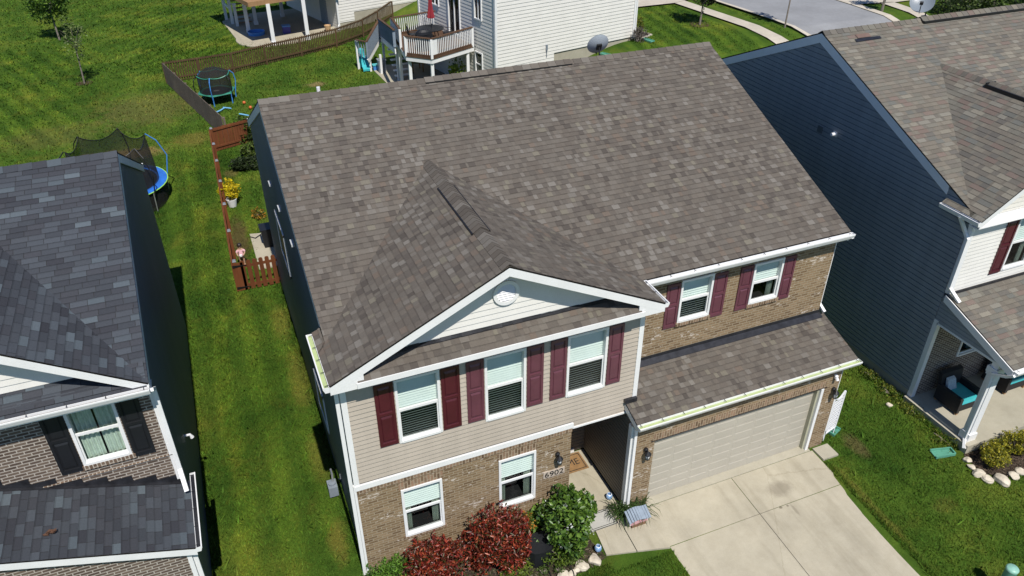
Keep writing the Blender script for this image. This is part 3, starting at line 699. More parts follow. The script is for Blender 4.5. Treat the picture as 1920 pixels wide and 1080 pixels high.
def tree(name, label, cat, base, th, c, rad, n, size, cols, seed, r0=0.05, clumps=60, lean=(0, 0), group=None, shell=0.5, ring=None):
    T = Thing(name, label, cat, base, group); rnd = random.Random(seed); b = Vector(base)
    top = Vector((c[0], c[1], c[2] + rad[2] * 0.5)); t = MB()
    fork = b + (top - b) * (th / max(0.01, (top - b).z))
    t.tube([b - Vector((0, 0, .05)), b + (fork - b) * .5, fork, top], [r0 * 1.25, r0, r0 * .8, r0 * .2], 8)
    for i in range(10):
        a = i * 2.4 + rnd.random(); s = fork + (top - fork) * rnd.uniform(-.05, .7)
        e = Vector((c[0] + rad[0] * .8 * math.cos(a), c[1] + rad[1] * .8 * math.sin(a), c[2] + rad[2] * rnd.uniform(-.2, .7)))
        t.tube([s, (s + e) / 2 + Vector((0, 0, .08)), e], [r0 * .45, r0 * .28, r0 * .1], 5)
    T.part("trunk", t, M['bark'])
    leaves("crown", M['leaf'], T.o, base, crown_pts(c, rad, n, seed, clumps, shell, 0.17), size, cols, seed, 0.6, 0.2)
    if ring:
        g = MB(); rr = random.Random(seed + 3)
        for k in range(160):
            a = rr.random() * 6.28; q = ring * math.sqrt(rr.random()); s = rr.uniform(.03, .07)
            g.cc = tuple(x * rr.uniform(.7, 1.3) for x in (0.14, 0.10, 0.06)); x, y = b.x + q * math.cos(a), b.y + q * math.sin(a)
            z = terrain(x, y) + .02; th_ = rr.random() * 3
            dx, dy = math.cos(th_) * s, math.sin(th_) * s
            g.poly([(x - dx, y - dy, z), (x + dy * .4, y - dx * .4, z + .03), (x + dx, y + dy, z + .01), (x - dy * .4, y + dx * .4, z + .02)])
        T.part("mulch_ring", g, M['mulch'])
    return T

# ---------------------------------------------------------------- terrain
def sst(a, b, x):
    t = min(1.0, max(0.0, (x - a) / (b - a))); return t * t * (3 - 2 * t)
def terrain(x, y):
    z = 0.32
    z -= 0.32 * sst(0.8, 4.8, x) * (1 - sst(1.0, 9.0, y))
    if y < -0.4: z -= 0.062 * min(12.0, -0.4 - y)
    xs = 14 - 4.5 * sst(34, 43, y)
    z += 1.78 * sst(xs, xs + 9.0, x) * sst(19, 29, y)
    if y > 50: z += 0.004 * (y - 50)
    z -= 0.22 * (1 - sst(-3.6, -2.2, x)) * sst(-14, 2, y) * (1 - sst(22, 28, y))
    z += 0.02 * math.sin(x * 0.7 + 1.3) * math.sin(y * 0.45) * (1 - sst(20, 24, x))
    return z
def draped(mb, poly, off, step=0.6):
    """convex polygon draped over the terrain"""
    poly = ccw(poly); xs = [p[0] for p in poly]; ys = [p[1] for p in poly]
    x = min(xs)
    while x < max(xs):
        y = min(ys)
        while y < max(ys):
            c = clip_convex(rectpoly(x, min(x + step, max(xs)), y, min(y + step, max(ys))), poly)
            if len(c) >= 3 and abs(area2(c)) > 1e-6: mb.poly([(a, b, terrain(a, b) + off) for a, b in c])
            y += step
        x += step
    return mb
def slab(poly, zf, th=0.1):
    mb = MB(); poly = ccw(poly); mb.prism([(a, b, zf(a, b) - th) for a, b in poly], (0, 0, th)); return mb

xs = np.concatenate([np.arange(-70, -14, 4), np.arange(-14, 30, 0.6), np.arange(30, 96, 2.0), np.arange(96, 300, 12)])
ys = np.concatenate([np.arange(-60, -14, 4), np.arange(-14, 50, 0.6), np.arange(50, 90, 3), np.arange(90, 400, 14)])
g = MB(); nx, ny = len(xs), len(ys)
g.v = [(float(x), float(y), terrain(float(x), float(y))) for y in ys for x in xs]
g.f = [(j * nx + i, j * nx + i + 1, (j + 1) * nx + i + 1, (j + 1) * nx + i) for j in range(ny - 1) for i in range(nx - 1)]; g.c = [None] * len(g.f)
tag(g.build("lawn", M['grass'], smooth=True), None, None, kind="structure")

# grass blades standing on the lawn (denser close to the camera)
def in_house(x, y):
    return ((x > -0.02) & (x < 12.42) & (y > -0.4) & (y < 13.2)) | ((x < -3.25) & (y > -0.1) & (y < 11.9)) | ((x > 15.95) & (y > -2.1) & (y < 13)) | \
           ((x > 6.84) & (x < 12.055) & (y < 0)) | ((x > 5.3) & (x < 7) & (y > -1.8) & (y < 2)) | ((x > -0.55) & (x < 0.4) & (y > 14.2) & (y < 17.0)) | ((x > -0.1) & (x < 5.4) & (y > -1.55) & (y < .1)) | ((x > 8.6) & (x < 13.7) & (y > 28) & (y < 36.5)) | ((x > 1.6) & (x < 9) & (y > 43.0) & (y < 53) & ~((x < 3.0) & (y < 44.2))) | ((x > 24) & (x < 33) & (y > 35.9)) | (x > 41) | \
           ((x > 15.6) & (x < 19) & (y > -3.1) & (y < -1.9)) | ((x > 30.3) & (x < 32.9) & (y > 20)) | ((x > 33.4) & (y > 20)) | ((x > 12.0) & (x < 12.65) & (y > -.95) & (y < -.35))
def blades(regions, seed):
    rng = np.random.default_rng(seed); P = []; S = []
    for (x0, x1, y0, y1, dens, h, wd) in regions:
        n = int((x1 - x0) * (y1 - y0) * dens); p = np.stack([rng.uniform(x0, x1, n), rng.uniform(y0, y1, n)], 1)
        k = rng.random(n) < 1.0; p = p[~in_house(p[:, 0], p[:, 1]) & k]
        # worn places keep less grass
        dd = np.ones(len(p))
        for (cx, cy, rx, ry, st, cc) in WEAR: dd *= 1 - st * 0.9 * np.exp(-(((p[:, 0] - cx) / rx) ** 2 + ((p[:, 1] - cy) / ry) ** 2) * 1.3)
        p = p[rng.random(len(p)) < dd]
        P.append(p); S.append(np.tile([h, wd], (len(p), 1)))
    P = np.concatenate(P); S = np.concatenate(S); n = len(P)
    Z = np.array([terrain(a, b) for a, b in P])
    ang = rng.uniform(0, 6.283, n); h = S[:, 0] * rng.uniform(.5, 1.4, n); wd = S[:, 1] * rng.uniform(.7, 1.3, n)
    # clumpy height
    h *= 0.75 + 0.5 * (np.sin(P[:, 0] * 5.1 + np.sin(P[:, 1] * 3.7) * 2) * np.sin(P[:, 1] * 4.3 + 1) * .5 + .5)
    lean = rng.normal(size=(n, 2)) * 0.6
    a = np.stack([P[:, 0] - np.cos(ang) * wd / 2, P[:, 1] - np.sin(ang) * wd / 2, Z - .005], 1)
    b = np.stack([P[:, 0] + np.cos(ang) * wd / 2, P[:, 1] + np.sin(ang) * wd / 2, Z - .005], 1)
    c = np.stack([P[:, 0] + lean[:, 0] * h, P[:, 1] + lean[:, 1] * h, Z + h], 1)
    V = np.stack([a, b, c], 1); me = bpy.data.meshes.new("grass_blades"); me.vertices.add(n * 3); me.vertices.foreach_set("co", V.ravel())
    me.loops.add(n * 3); me.loops.foreach_set("vertex_index", np.arange(n * 3)); me.polygons.add(n)
    me.polygons.foreach_set("loop_start", np.arange(n) * 3); me.polygons.foreach_set("loop_total", np.full(n, 3))
    tint = rng.uniform(.75, 1.6, (n, 1)) * np.array([[1.0, 1.0, 1.0]]) * (1 + rng.normal(size=(n, 3)) * np.array([.12, .05, .1]))
    ca = me.color_attributes.new("Col", 'FLOAT_COLOR', 'CORNER'); cc = np.ones((n, 3, 4)); cc[:, :, :3] = np.clip(tint, .3, 2)[:, None, :]
    ca.data.foreach_set("color", cc.ravel()); me.update(calc_edges=True); me.materials.append(M['blade'])
    o = bpy.data.objects.new("grass", me); col.objects.link(o)
    tag(o, "short mown green grass with dry patches on the lawns", "grass", kind="stuff")
blades([(-4.0, 0, 0.2, 9, 1500, .05, .022), (-4.2, 0.2, 9, 20, 800, .06, .03), (-4.2, 0.5, 20, 30, 350, .07, .04), (12.0, 19, -6.5, 3.0, 1400, .05, .022), (12.4, 16, 3, 7, 500, .05, .03),
        (4.0, 7.0, -3.2, -1.4, 1600, .05, .02), (-16, -4.2, 12, 40, 90, .09, .06), (-4.2, 10, 30, 46, 110, .09, .06), (-26, 12, 40, 64, 40, .11, .09), (23, 33.5, 26, 40, 90, .06, .06), (-.16, -.03, .5, 13, 1500, .11, .025), (-3.24, -3.06, 1, 12, 900, .10, .03), (12.02, 12.22, -6.6, -.5, 2600, .085, .022), (15.7, 15.95, -2, 4, 900, .12, .03), (4.6, 6.9, -1.85, -1.52, 2200, .08, .02), (-.1, 4.6, -2.0, -1.55, 900, .08, .022), (6.55, 6.86, -3.4, -1.7, 1500, .08, .02), (-3.2, -.05, .3, 14, 14, .16, .05), (12.3, 17, -6, 3, 14, .14, .045)], 11)
# ================================================================ driveway, walks, beds
LX = 12.40
def zdrive(x, y): return 0.0 if y > -0.45 else -0.062 * (-0.45 - y)
P = 0.008
def ground_slabs(name, cells, mat, zf, th=0.12):
    mb = MB()
    for c in cells:
        c = ccw(c); mb.prism([(a, b, zf(a, b) - th) for a, b in c], (0, 0, th))
    return tag(mb.build(name, mat), None, None, kind="structure")
dl, dm, dr = 6.84, 9.44, 12.06
ys_ = [-0.46, -1.67, -5.0, -8.4, -11.8]
cells = []
for i in range(len(ys_) - 1):
    for (a, b) in ((dl, dm), (dm, dr)):
        cells.append([(a + P, ys_[i + 1] + P), (b - P, ys_[i + 1] + P), (b - P, ys_[i] - P), (a + P, ys_[i] - P)])
ground_slabs("driveway", cells, M['conc'], zdrive)
ground_slabs("driveway_joint_bed", [[(dl + .02, -11.7), (dr - .02, -11.7), (dr - .02, -0.38), (dl + .02, -0.38)]], M['joint'], lambda x, y: zdrive(x, y) - 0.012, 0.1)
ground_slabs("garage_apron", [[(6.95, -0.455), (12.0, -0.455), (12.0, 0.1), (6.95, 0.1)]], M['conc2'], lambda x, y: 0.006)
ground_slabs("walkway", [[(5.40, -0.50), (5.31, -1.35), (6.02, -1.52), (6.06, -0.56)], [(6.08, -0.56), (6.04, -1.525), (6.825, -1.72), (6.825, -0.48)]], M['conc'], lambda x, y: 0.042 + 0.055 * (y + .5))
ground_slabs("porch_slab", [[(4.93, -0.49), (6.33, -0.49), (6.33, 1.9), (4.93, 1.9)]], M['conc'], lambda x, y: 0.05, 0.2)
ground_slabs("paved_pad", [[(-0.62, 17.0), (0.28, 16.8), (0.22, 14.2), (-0.6, 14.2)]], M['conc'], lambda x, y: terrain(-.3, 15.5) + 0.04)

# mulch beds: coarse chips on dark ground
def mulch_bed(name, poly, off, n, cols, seed):
    mb = MB(); rnd = random.Random(seed)
    mb.cc = (0.055, 0.042, 0.032); draped(mb, poly, off, 0.4)
    poly = ccw(poly); xs = [p[0] for p in poly]; ys = [p[1] for p in poly]; k = 0
    while k < n:
        x, y = rnd.uniform(min(xs), max(xs)), rnd.uniform(min(ys), max(ys))
        if not clip_convex(rectpoly(x - .001, x + .001, y - .001, y + .001), poly): continue
        k += 1; z = terrain(x, y) + off + rnd.uniform(.003, .03); t = rnd.random() * 3.14; l, w_ = rnd.uniform(.02, .06), rnd.uniform(.008, .02)
        dx, dy = math.cos(t), math.sin(t); tz = rnd.uniform(-.015, .015); g = rnd.uniform(.6, 1.5); c = cols[rnd.randrange(len(cols))]
        mb.cc = tuple(a * g for a in c)
        mb.poly([(x - dx * l, y - dy * l, z - tz), (x + dy * w_, y - dx * w_, z + .004), (x + dx * l, y + dy * l, z + tz), (x - dy * w_, y + dx * w_, z + .002)])
    return tag(mb.build(name, M['mulch']), None, None, kind="structure")
mulch_bed("planting_bed", [(-0.1, -0.02), (4.9, -0.02), (5.30, -1.38), (4.9, -1.5), (3.9, -1.62), (1.5, -1.7), (-0.1, -1.5)], 0.015, 7000, [(0.10, 0.075, 0.05), (0.14, 0.11, 0.08), (0.06, 0.06, 0.03), (0.05, 0.07, 0.02)], 3)
mulch_bed("neighbour_planting_bed", [(15.8, -2.1), (18.6, -2.1), (18.6, -3.05), (16.2, -3.08), (15.75, -2.75)], 0.015, 3500, [(0.10, 0.07, 0.05), (0.14, 0.11, 0.08), (0.06, 0.045, 0.035)], 4)

# ================================================================ main house
H = Thing("brick_house", "brown brick and taupe siding house with brown shingle roof and maroon shutters, in the centre", "house", (0, 0, 0.0))
W = 6.526; ZE = 6.16
wins_up = [(1.02, 1.93, 3.98, 5.62), (2.87, 3.78, 3.92, 5.61), (4.72, 5.67, 3.97, 5.61)]
wins_lo = [(0.92, 1.83, 1.20, 2.66), (3.14, 4.04, 1.14, 2.66)]
wins_ur = [(7.97, 8.85, 4.53, 5.70), (9.98, 10.84, 4.53, 5.67)]
# wing, upper storey
mb = MB(); siding(mb, (0, 0, 0), (1, 0, 0), (0, 0, 1), (0, -1, 0), [rectpoly(*c) for c in split_rect(0.10, W - 0.09, 3.17, 6.10, wins_up)], depth=.024, dutch=False)
siding(mb, (0, 0, 0), (1, 0, 0), (0, 0, 1), (0, -1, 0), [rectpoly(4.92, W - 0.02, 3.02, 3.17)], depth=.024, dutch=False)
H.part("siding_wall", mb, M['taupe'])
# wing, brick storey
soldier = [(w_[0] - .03, w_[1] + .03, w_[3], w_[3] + 0.20) for w_ in wins_lo]; sill = [(w_[0] - .04, w_[1] + .04, w_[2] - 0.075, w_[2]) for w_ in wins_lo]
mb = MB(); flat_wall(mb, (0, -0.02, 0), (1, 0, 0), (0, 0, 1), [rectpoly(*c) for c in split_rect(0.02, 4.92, 0.0, 2.91, wins_lo)])
mb.poly([(4.92, -0.02, 0), (4.92, 1.9, 0), (4.92, 1.9, 3.02), (4.92, -0.02, 3.02)])
for w_ in wins_lo:
    for a, b in (((w_[0], w_[2]), (w_[0], w_[3])), ((w_[1], w_[2]), (w_[1], w_[3])), ((w_[0], w_[3]), (w_[1], w_[3])), ((w_[0], w_[2]), (w_[1], w_[2]))):
        mb.poly([(a[0], -0.02, a[1]), (b[0], -0.02, b[1]), (b[0], 0.09, b[1]), (a[0], 0.09, a[1])])
H.part("brick_wall", mb, M['brick'])
mb = MB()
for s in soldier: mb.box(s[0], s[1], -0.024, 0.0, s[2], s[3])
for s in sill: mb.box(s[0], s[1], -0.06, 0.0, s[2], s[3])
mb.box(0.02, 4.925, -0.045, 0.0, 2.91, 3.02)
H.part("brick_course", mb, M['brick_s'])
mb = MB(); mb.box(0.0, 4.95, -0.05, 0.0, 3.02, 3.15); mb.box(4.90, W - 0.02, -0.035, 0.06, 2.975, 3.02)
mb.box(-0.012, 0.10, -0.03, 0.1, 3.14, 6.1); mb.box(W - 0.10, W + 0.012, -0.03, 0.08, 3.02, 6.1); mb.box(-0.03, 0.02, -0.03, 0.05, 0.0, 3.14)
H.part("trim_board", mb, M['white'])
downspout(H, [(-0.075, -0.02, 6.0), (-0.075, -0.02, 0.42)], w_=0.075)
# walls: left side, back, right side
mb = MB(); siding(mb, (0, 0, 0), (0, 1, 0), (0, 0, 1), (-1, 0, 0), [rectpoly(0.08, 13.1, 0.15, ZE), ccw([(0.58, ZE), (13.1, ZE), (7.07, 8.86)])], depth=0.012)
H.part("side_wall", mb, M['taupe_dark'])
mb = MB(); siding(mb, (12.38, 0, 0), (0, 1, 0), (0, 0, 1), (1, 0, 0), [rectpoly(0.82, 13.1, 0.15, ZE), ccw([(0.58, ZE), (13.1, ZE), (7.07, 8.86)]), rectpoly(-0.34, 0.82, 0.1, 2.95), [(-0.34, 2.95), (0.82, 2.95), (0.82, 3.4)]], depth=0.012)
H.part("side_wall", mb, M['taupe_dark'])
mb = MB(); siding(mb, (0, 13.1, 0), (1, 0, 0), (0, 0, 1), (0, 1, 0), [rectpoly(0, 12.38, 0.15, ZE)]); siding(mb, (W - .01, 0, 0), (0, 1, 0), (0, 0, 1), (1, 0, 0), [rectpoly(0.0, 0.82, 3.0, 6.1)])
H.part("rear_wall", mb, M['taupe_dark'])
# upper right brick wall
UY = 0.81
soldier = [(w_[0] - .04, w_[1] + .04, w_[2] - 0.10, w_[2]) for w_ in wins_ur]
mb = MB(); flat_wall(mb, (0, UY, 0), (1, 0, 0), (0, 0, 1), [rectpoly(*c) for c in split_rect(W, 12.38, 2.9, 6.08, wins_ur)])
for w_ in wins_ur:
    for a, b in (((w_[0], w_[2]), (w_[0], w_[3])), ((w_[1], w_[2]), (w_[1], w_[3])), ((w_[0], w_[3]), (w_[1], w_[3])), ((w_[0], w_[2]), (w_[1], w_[2]))):
        mb.poly([(a[0], UY, a[1]), (b[0], UY, b[1]), (b[0], UY + .11, b[1]), (a[0], UY + .11, a[1])])
H.part("brick_wall", mb, M['brick'])
mb = MB()
for s in soldier: mb.box(s[0], s[1], UY - 0.05, UY + 0.02, s[2], s[3])
H.part("brick_course", mb, M['brick_s'])
# garage front
GY = -0.366; gx0, gx1, gz = 6.96, 11.95, 2.16
mb = MB(); flat_wall(mb, (0, GY, 0), (1, 0, 0), (0, 0, 1), [rectpoly(*c) for c in split_rect(6.40, 12.44, -0.05, 3.0, [(gx0, gx1, -0.05, gz)])])
mb.poly([(12.44, GY, -.05), (12.44, GY + .1, -.05), (12.44, GY + .1, 3.0), (12.44, GY, 3.0)])
for x in (gx0, gx1): mb.poly([(x, GY, -.05), (x, GY + 0.2, -.05), (x, GY + 0.2, gz), (x, GY, gz)])
mb.poly([(gx0, GY, gz), (gx1, GY, gz), (gx1, GY + .2, gz), (gx0, GY + .2, gz)])
H.part("brick_wall", mb, M['brick'])
mb = MB(); mb.box(gx0 - .05, gx1 + .05, GY - 0.006, GY + .05, gz, gz + 0.21); H.part("brick_course", mb, M['brick_s'])
mb = MB(); mb.box(gx0 - .1, gx1 + .1, GY - .012, GY + 0.1, gz - 0.012, gz + 0.012); H.part("lintel", mb, M['flash'])
mb = MB(); mb.box(gx0, gx0 + .085, GY + .115, GY + .17, 0, gz - .012); mb.box(gx1 - .085, gx1, GY - .03, GY + .10, 0, gz - .012)
H.part("trim_board", mb, M['white'])
mb = MB(); mb.box(gx1 - .14, gx1 - .085, GY + .04, GY + .16, 0, gz - .015); H.part("door_stop", mb, M['jamb'])
# garage door: four sections of raised panels
mb = MB(); dy = GY + 0.15; dx0, dx1 = gx0 + .085, gx1 - .12; sh = 0.535
for r in range(4):
    z0 = 0.012 + r * sh; z1 = z0 + sh - 0.008
    mb.box(dx0, dx1, dy, dy + .04, z0, z1)
    for q in range(2):
        for c in range(8):
            cw = (dx1 - dx0) / 8; cx = dx0 + cw * (c + .5); cz = z0 + (z1 - z0) * (0.26 + 0.49 * q)
            mb.obox((cx, dy - 0.003, cz), Vector((cw * .44, 0, 0)), Vector((0, 0, (z1 - z0) * .19)), Vector((0, -0.003, 0)), 0.95)
H.part("garage_door", mb, M['garage'])
lantern(H, 6.72, GY, 1.85); lantern(H, 12.28, GY, 1.90)
mb = MB(); mb.lathe([(0.001, 0), (0.045, 0.0), (0.05, 0.07), (0.001, 0.07)], (12.22, GY - .05, 2.44), 10); mb.tube([(12.22, GY, 2.52), (12.22, GY - .05, 2.5), (12.22, GY - .11, 2.40)], [0.03, 0.03, 0.045], 8)
H.part("security_camera", mb, M['whitepl'])
# porch recess
mb = MB(); siding(mb, (6.34, 0, 0), (0, 1, 0), (0, 0, 1), (-1, 0, 0), [rectpoly(GY + .06, 1.9, 0.10, 3.1)], depth=0.014)
siding(mb, (0, 1.9, 0), (1, 0, 0), (0, 0, 1), (0, -1, 0), [rectpoly(5.95, 6.34, 0.1, 3.0)], depth=.012)
H.part("porch_wall", mb, M['porch_side'])
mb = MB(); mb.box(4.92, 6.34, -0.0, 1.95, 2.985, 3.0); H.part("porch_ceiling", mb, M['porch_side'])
mb = MB(); mb.box(4.95, 5.72, 1.86, 1.9, 0.12, 2.2)
for (a, b) in ((.25, 1.0), (1.15, 2.05)):
    for c in (0, 1): mb.obox((5.14 + .4 * c, 1.852, .12 + (a + b) / 2), Vector((.14, 0, 0)), Vector((0, 0, (b - a) / 2)), Vector((0, -.012, 0)), .88)
d_ = H.part("front_door", mb, M['black']); mb = MB(); mb.tube([(5.66, 1.86, 1.05), (5.66, 1.80, 1.05), (5.58, 1.80, 1.05)], .014, 6); H.part("door_handle", mb, M['steel'], d_)
mb = MB(); mb.box(5.72, 5.85, 1.85, 1.9, 0.1, 2.3); mb.box(4.92, 5.85, 1.85, 1.9, 2.2, 2.31); mb.box(5.85, 6.02, 1.84, 1.9, .1, .22); H.part("trim_board", mb, M['white'])
mb = MB(); mb.box(6.27, 6.41, GY - .02, GY + .11, 0.02, 2.86); H.part("trim_board", mb, M['white'])
downspout(H, [(6.36, GY - .06, 2.95), (6.36, GY - .06, 0.08)], w_=.07)
lantern(H, 4.58, -0.02, 2.20)
# house number
def text_mesh(name, body, size, mat, M4, parent, extrude=0.004, origin=(0, 0, 0), wx=1.0):
    cu = bpy.data.curves.new(name, 'FONT'); cu.body = body; cu.size = size; cu.extrude = extrude; cu.align_x = 'CENTER'; cu.align_y = 'CENTER'; cu.resolution_u = 3
    to = bpy.data.objects.new(name, cu); col.objects.link(to); bpy.context.view_layer.update()
    me = bpy.data.meshes.new_from_object(to.evaluated_get(bpy.context.evaluated_depsgraph_get())); bpy.data.objects.remove(to)
    me.transform(Matrix.Diagonal((wx, 1, 1, 1))); me.transform(M4); me.transform(Matrix.Translation(-Vector(origin))); me.materials.clear(); me.materials.append(mat)
    o = bpy.data.objects.new(name, me); col.objects.link(o)
    if parent: o.parent = parent
    return o
mb = MB(); mb.box(4.24, 4.78, -0.04, -0.02, 1.65, 1.85); pl = H.part("number_plate", mb, paint("stone_plate", (0.50, 0.42, 0.34), .8))
text_mesh("house_number", "6902", 0.22, M['ink'], Matrix.Translation((4.51, -0.045, 1.75)) @ Matrix.Rotation(R(90), 4, 'X'), pl, 0.004, (0, 0, 0), 1.12)
# windows and shutters
for w_ in wins_up: window(H, *w_, 0.0, blind=(1.0, 1))
for w_ in wins_lo: window(H, *w_, -0.02, blind=(0.42, 1))
window(H, *wins_ur[0], UY, blind=(1.0, 1)); window(H, *wins_ur[1], UY, blind=(0.52, 1))
for (a, b, m_) in ((0.62, 1.00, 'maroon'), (1.95, 2.34, 'maroon'), (2.48, 2.85, 'mauve'), (3.80, 4.17, 'mauve'), (4.33, 4.70, 'mauve'), (5.69, 6.04, 'mauve')):
    shutter(H, a, b, 4.02, 5.61, -0.014, M[m_], "dark maroon shutter" if m_ == 'maroon' else "faded maroon shutter with sheen in its colour")
for (a, b) in ((7.60, 7.95), (8.87, 9.24), (9.60, 9.96), (10.86, 11.20)): shutter(H, a, b, 4.44, 5.66, UY - .002, M['mauve'], "faded mauve shutter with sheen in its colour")
# ---- roofs
YR, ZR, YF, S = 7.07, 8.92, 0.54, (8.92 - 6.16) / (7.07 - 0.54)
XR, ZG, OV = W / 2, 7.876, 0.42; SG = (ZG - 6.176) / (XR + 0.203)
def zmain(y): return 6.16 + (y - YF) * S
sl = math.hypot(1, S)
mb = MB(); shingles(mb, (0, YF, 6.16), (1, 0, 0), (0, 1, S), [rectpoly(-0.04, 12.45, 0, (YR - YF) * sl)], 'brown', 1)
shingles(mb, (0, 2 * YR - YF, 6.16), (-1, 0, 0), (0, -1, S), [rectpoly(-12.45, 0.04, 0, (YR - YF) * sl)], 'brown', 2)
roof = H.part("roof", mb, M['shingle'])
mb = MB(); ridge_caps(mb, (-0.04, YR, ZR), (12.45, YR, ZR), (0, -1, -S), (0, 1, -S), 'brown', 5, step=0.24, wid=.15)
ridge_caps(mb, (4.0, YR, ZR), (8.05, YR, ZR), (0, -1, -S), (0, 1, -S), 'brown', 6, step=0.24, wid=.15, raise_=0.018)
H.part("ridge_cap", mb, M['shingle'], roof)
mb = MB(); mb.cc = None
for s in (-1, 1): mb.bar((4.0, YR + s * .15, ZR - .15 * S + .018), (8.05, YR + s * .15, ZR - .15 * S + .018), .02, .036)
H.part("ridge_vent", mb, M['black'], roof)
# gabled wing roof
sg = math.hypot(1, SG); vy = YF + (ZG - 6.16) / S; vx = -0.04; vyy = YF + (6.176 + SG * (vx + .203) - 6.16) / S
def gpoly(pts): return [(p[1], (p[0] + 0.203) * sg) for p in pts]
def gpolyR(pts): return [(-p[1], (2 * XR + 0.203 - p[0]) * sg) for p in pts]
mb = MB()
shingles(mb, (-0.203, 0, 6.176), (0, 1, 0), (1, 0, SG), [gpoly([(-.203, -OV), (XR, -OV), (XR, vy + .05), (-.203, vyy + .05 - (vx + .203) * SG / S)]), gpoly([(-.203, vyy - .18), (vx, vyy), (vx, 1.31), (-.203, 1.31)])], 'brown', 7)
xe = 2 * XR + .203
shingles(mb, (xe, 0, 6.176), (0, -1, 0), (-1, 0, SG), [gpolyR([(xe, -OV), (xe, YF + .08), (XR, vy + .05), (XR, -OV)])], 'brown', 8)
roof2 = H.part("gable_roof", mb, M['shingle'])
mb = MB(); ridge_caps(mb, (XR, -OV, ZG), (XR, vy, ZG), (-1, 0, -SG), (1, 0, -SG), 'brown', 9, step=.145, wid=.17)
ridge_caps(mb, (XR, 1.05, ZG), (XR, 3.25, ZG), (-1, 0, -SG), (1, 0, -SG), 'brown', 10, step=.145, wid=.19, raise_=0.022)
H.part("ridge_cap", mb, M['shingle'], roof2)
mb = MB()
for s in (-1, 1): mb.bar((XR + s * .185, 1.05, ZG - .185 * SG + .016), (XR + s * .185, 3.25, ZG - .185 * SG + .016), .028 if s < 0 else .014, .05)
H.part("ridge_vent", mb, M['black'], roof2)
# rakes, gable wall and pent roof
def rake(x0, z0, x1, z1, y, drop=0.20, th=0.03): return [(x0, y, z0 - .012), (x1, y, z1 - .012), (x1, y, z1 - .012 - drop), (x0, y, z0 - .012 - drop)], (0, th, 0)
mb = MB()
for sgn in (-1, 1):
    xa = XR + sgn * (XR + .203)
    o, v = rake(xa, 6.176, XR, ZG, -OV); mb.prism(o, v)
mb.prism([(-.203, -OV + .002, 6.16), (0.42, -OV + .002, 6.30), (0.42, -OV + .002, 5.97), (-.203, -OV + .002, 5.97)], (0, .03, 0)); mb.prism([(xe, -OV + .002, 6.16), (xe - .62, -OV + .002, 6.30), (xe - .62, -OV + .002, 5.97), (xe, -OV + .002, 5.97)], (0, .03, 0))
mb.box(-.203, xe, -OV + .034, -OV + .064, 5.97, 6.10)
H.part("fascia", mb, M['white'])
mb = MB(); mb.box(-.2, xe, -OV + .066, 0.0, 5.975, 5.99); mb.box(-.2, 0.0, 0.0, 1.3, 5.975, 5.99); mb.box(W, xe, 0, .8, 5.975, 5.99)
for sgn in (-1, 1):
    xa = XR + sgn * (XR + .2); mb.poly([(xa, -OV + .03, 6.13), (XR, -OV + .03, ZG - .05), (XR, 0.02, ZG - .05), (xa, .02, 6.13)])
H.part("soffit", mb, M['white'])
mb = MB(); siding(mb, (0, -0.01, 0), (1, 0, 0), (0, 0, 1), (0, -1, 0), [ccw([(0.25, 6.1), (2 * XR - .25, 6.1), (XR, ZG - .06)])], exp=.13, depth=.018, dutch=False); H.part("gable_wall", mb, M['vinyl'])
mb = MB(); c0 = (XR + .08, -0.03, 7.06); 
def disc(mb, c, r0, r1, y0, y1, n=28):
    for k in range(n):
        a, b = 2 * math.pi * k / n, 2 * math.pi * (k + 1) / n
        for (ra, ya, rb, yb) in ((r0, y0, r1, y0), (r1, y0, r1, y1), (r0, y0, r0, y1)):
            mb.poly([(c[0] + ra * math.cos(a), ya, c[2] + ra * math.sin(a)), (c[0] + ra * math.cos(b), ya, c[2] + ra * math.sin(b)), (c[0] + rb * math.cos(b), yb, c[2] + rb * math.sin(b)), (c[0] + rb * math.cos(a), yb, c[2] + rb * math.sin(a))])
disc(mb, c0, .20, .27, -.07, -.0); disc(mb, c0, 0.0, .2, -.03, -.02)
for k in range(7):
    z = -.15 + .05 * k; hw = math.sqrt(max(0, .195 ** 2 - z * z)); mb.poly([(c0[0] - hw, -.032, c0[2] + z + .02), (c0[0] + hw, -.032, c0[2] + z + .02), (c0[0] + hw, -.06, c0[2] + z - .015), (c0[0] - hw, -.06, c0[2] + z - .015)])
H.part("gable_vent", mb, M['white'])
py0, pz0, py1, pz1 = -OV - .02, 6.12, -0.0, 6.33; ps = (pz1 - pz0) / (py1 - py0); pl_ = math.hypot(1, ps)
mb = MB(); shingles(mb, (0, py0, pz0), (1, 0, 0), (0, 1, ps), [rectpoly(0.30, xe - .56, 0, (py1 - py0) * pl_)], 'brown', 12); H.part("pent_roof", mb, M['shingle'])
mb = MB()
rr = random.Random(4)
for k in range(22):
    xa = .95 + k * .21; mb.obox((xa + .1, -.04, 6.335 + rr.uniform(-.006, .006)), Vector((.108, 0, rr.uniform(-.004, .004))), Vector((0, .045, .02 + rr.uniform(-.008, .008))), Vector((0, 0, .006)))
H.part("flashing", mb, M['flash'])
mb = MB(); mb.box(0.28, xe - .5, py0 - .025, py0 + .005, 6.0, 6.12); H.part("fascia", mb, M['white'])
gutter_full(H, (-.205, -OV, 6.165), (-.205, 1.31, 6.165), (-1, 0, 0), M['gutter_in'], .4, wid=.12)
gutter_full(H, (xe, -OV, 6.165), (xe, YF - .02, 6.165), (1, 0, 0), None, 3, wid=.10, drop=.1)
gutter_full(H, (xe - .02, YF - .03, 6.15), (12.47, YF - .03, 6.15), (0, -1, 0), M['white'], .6)
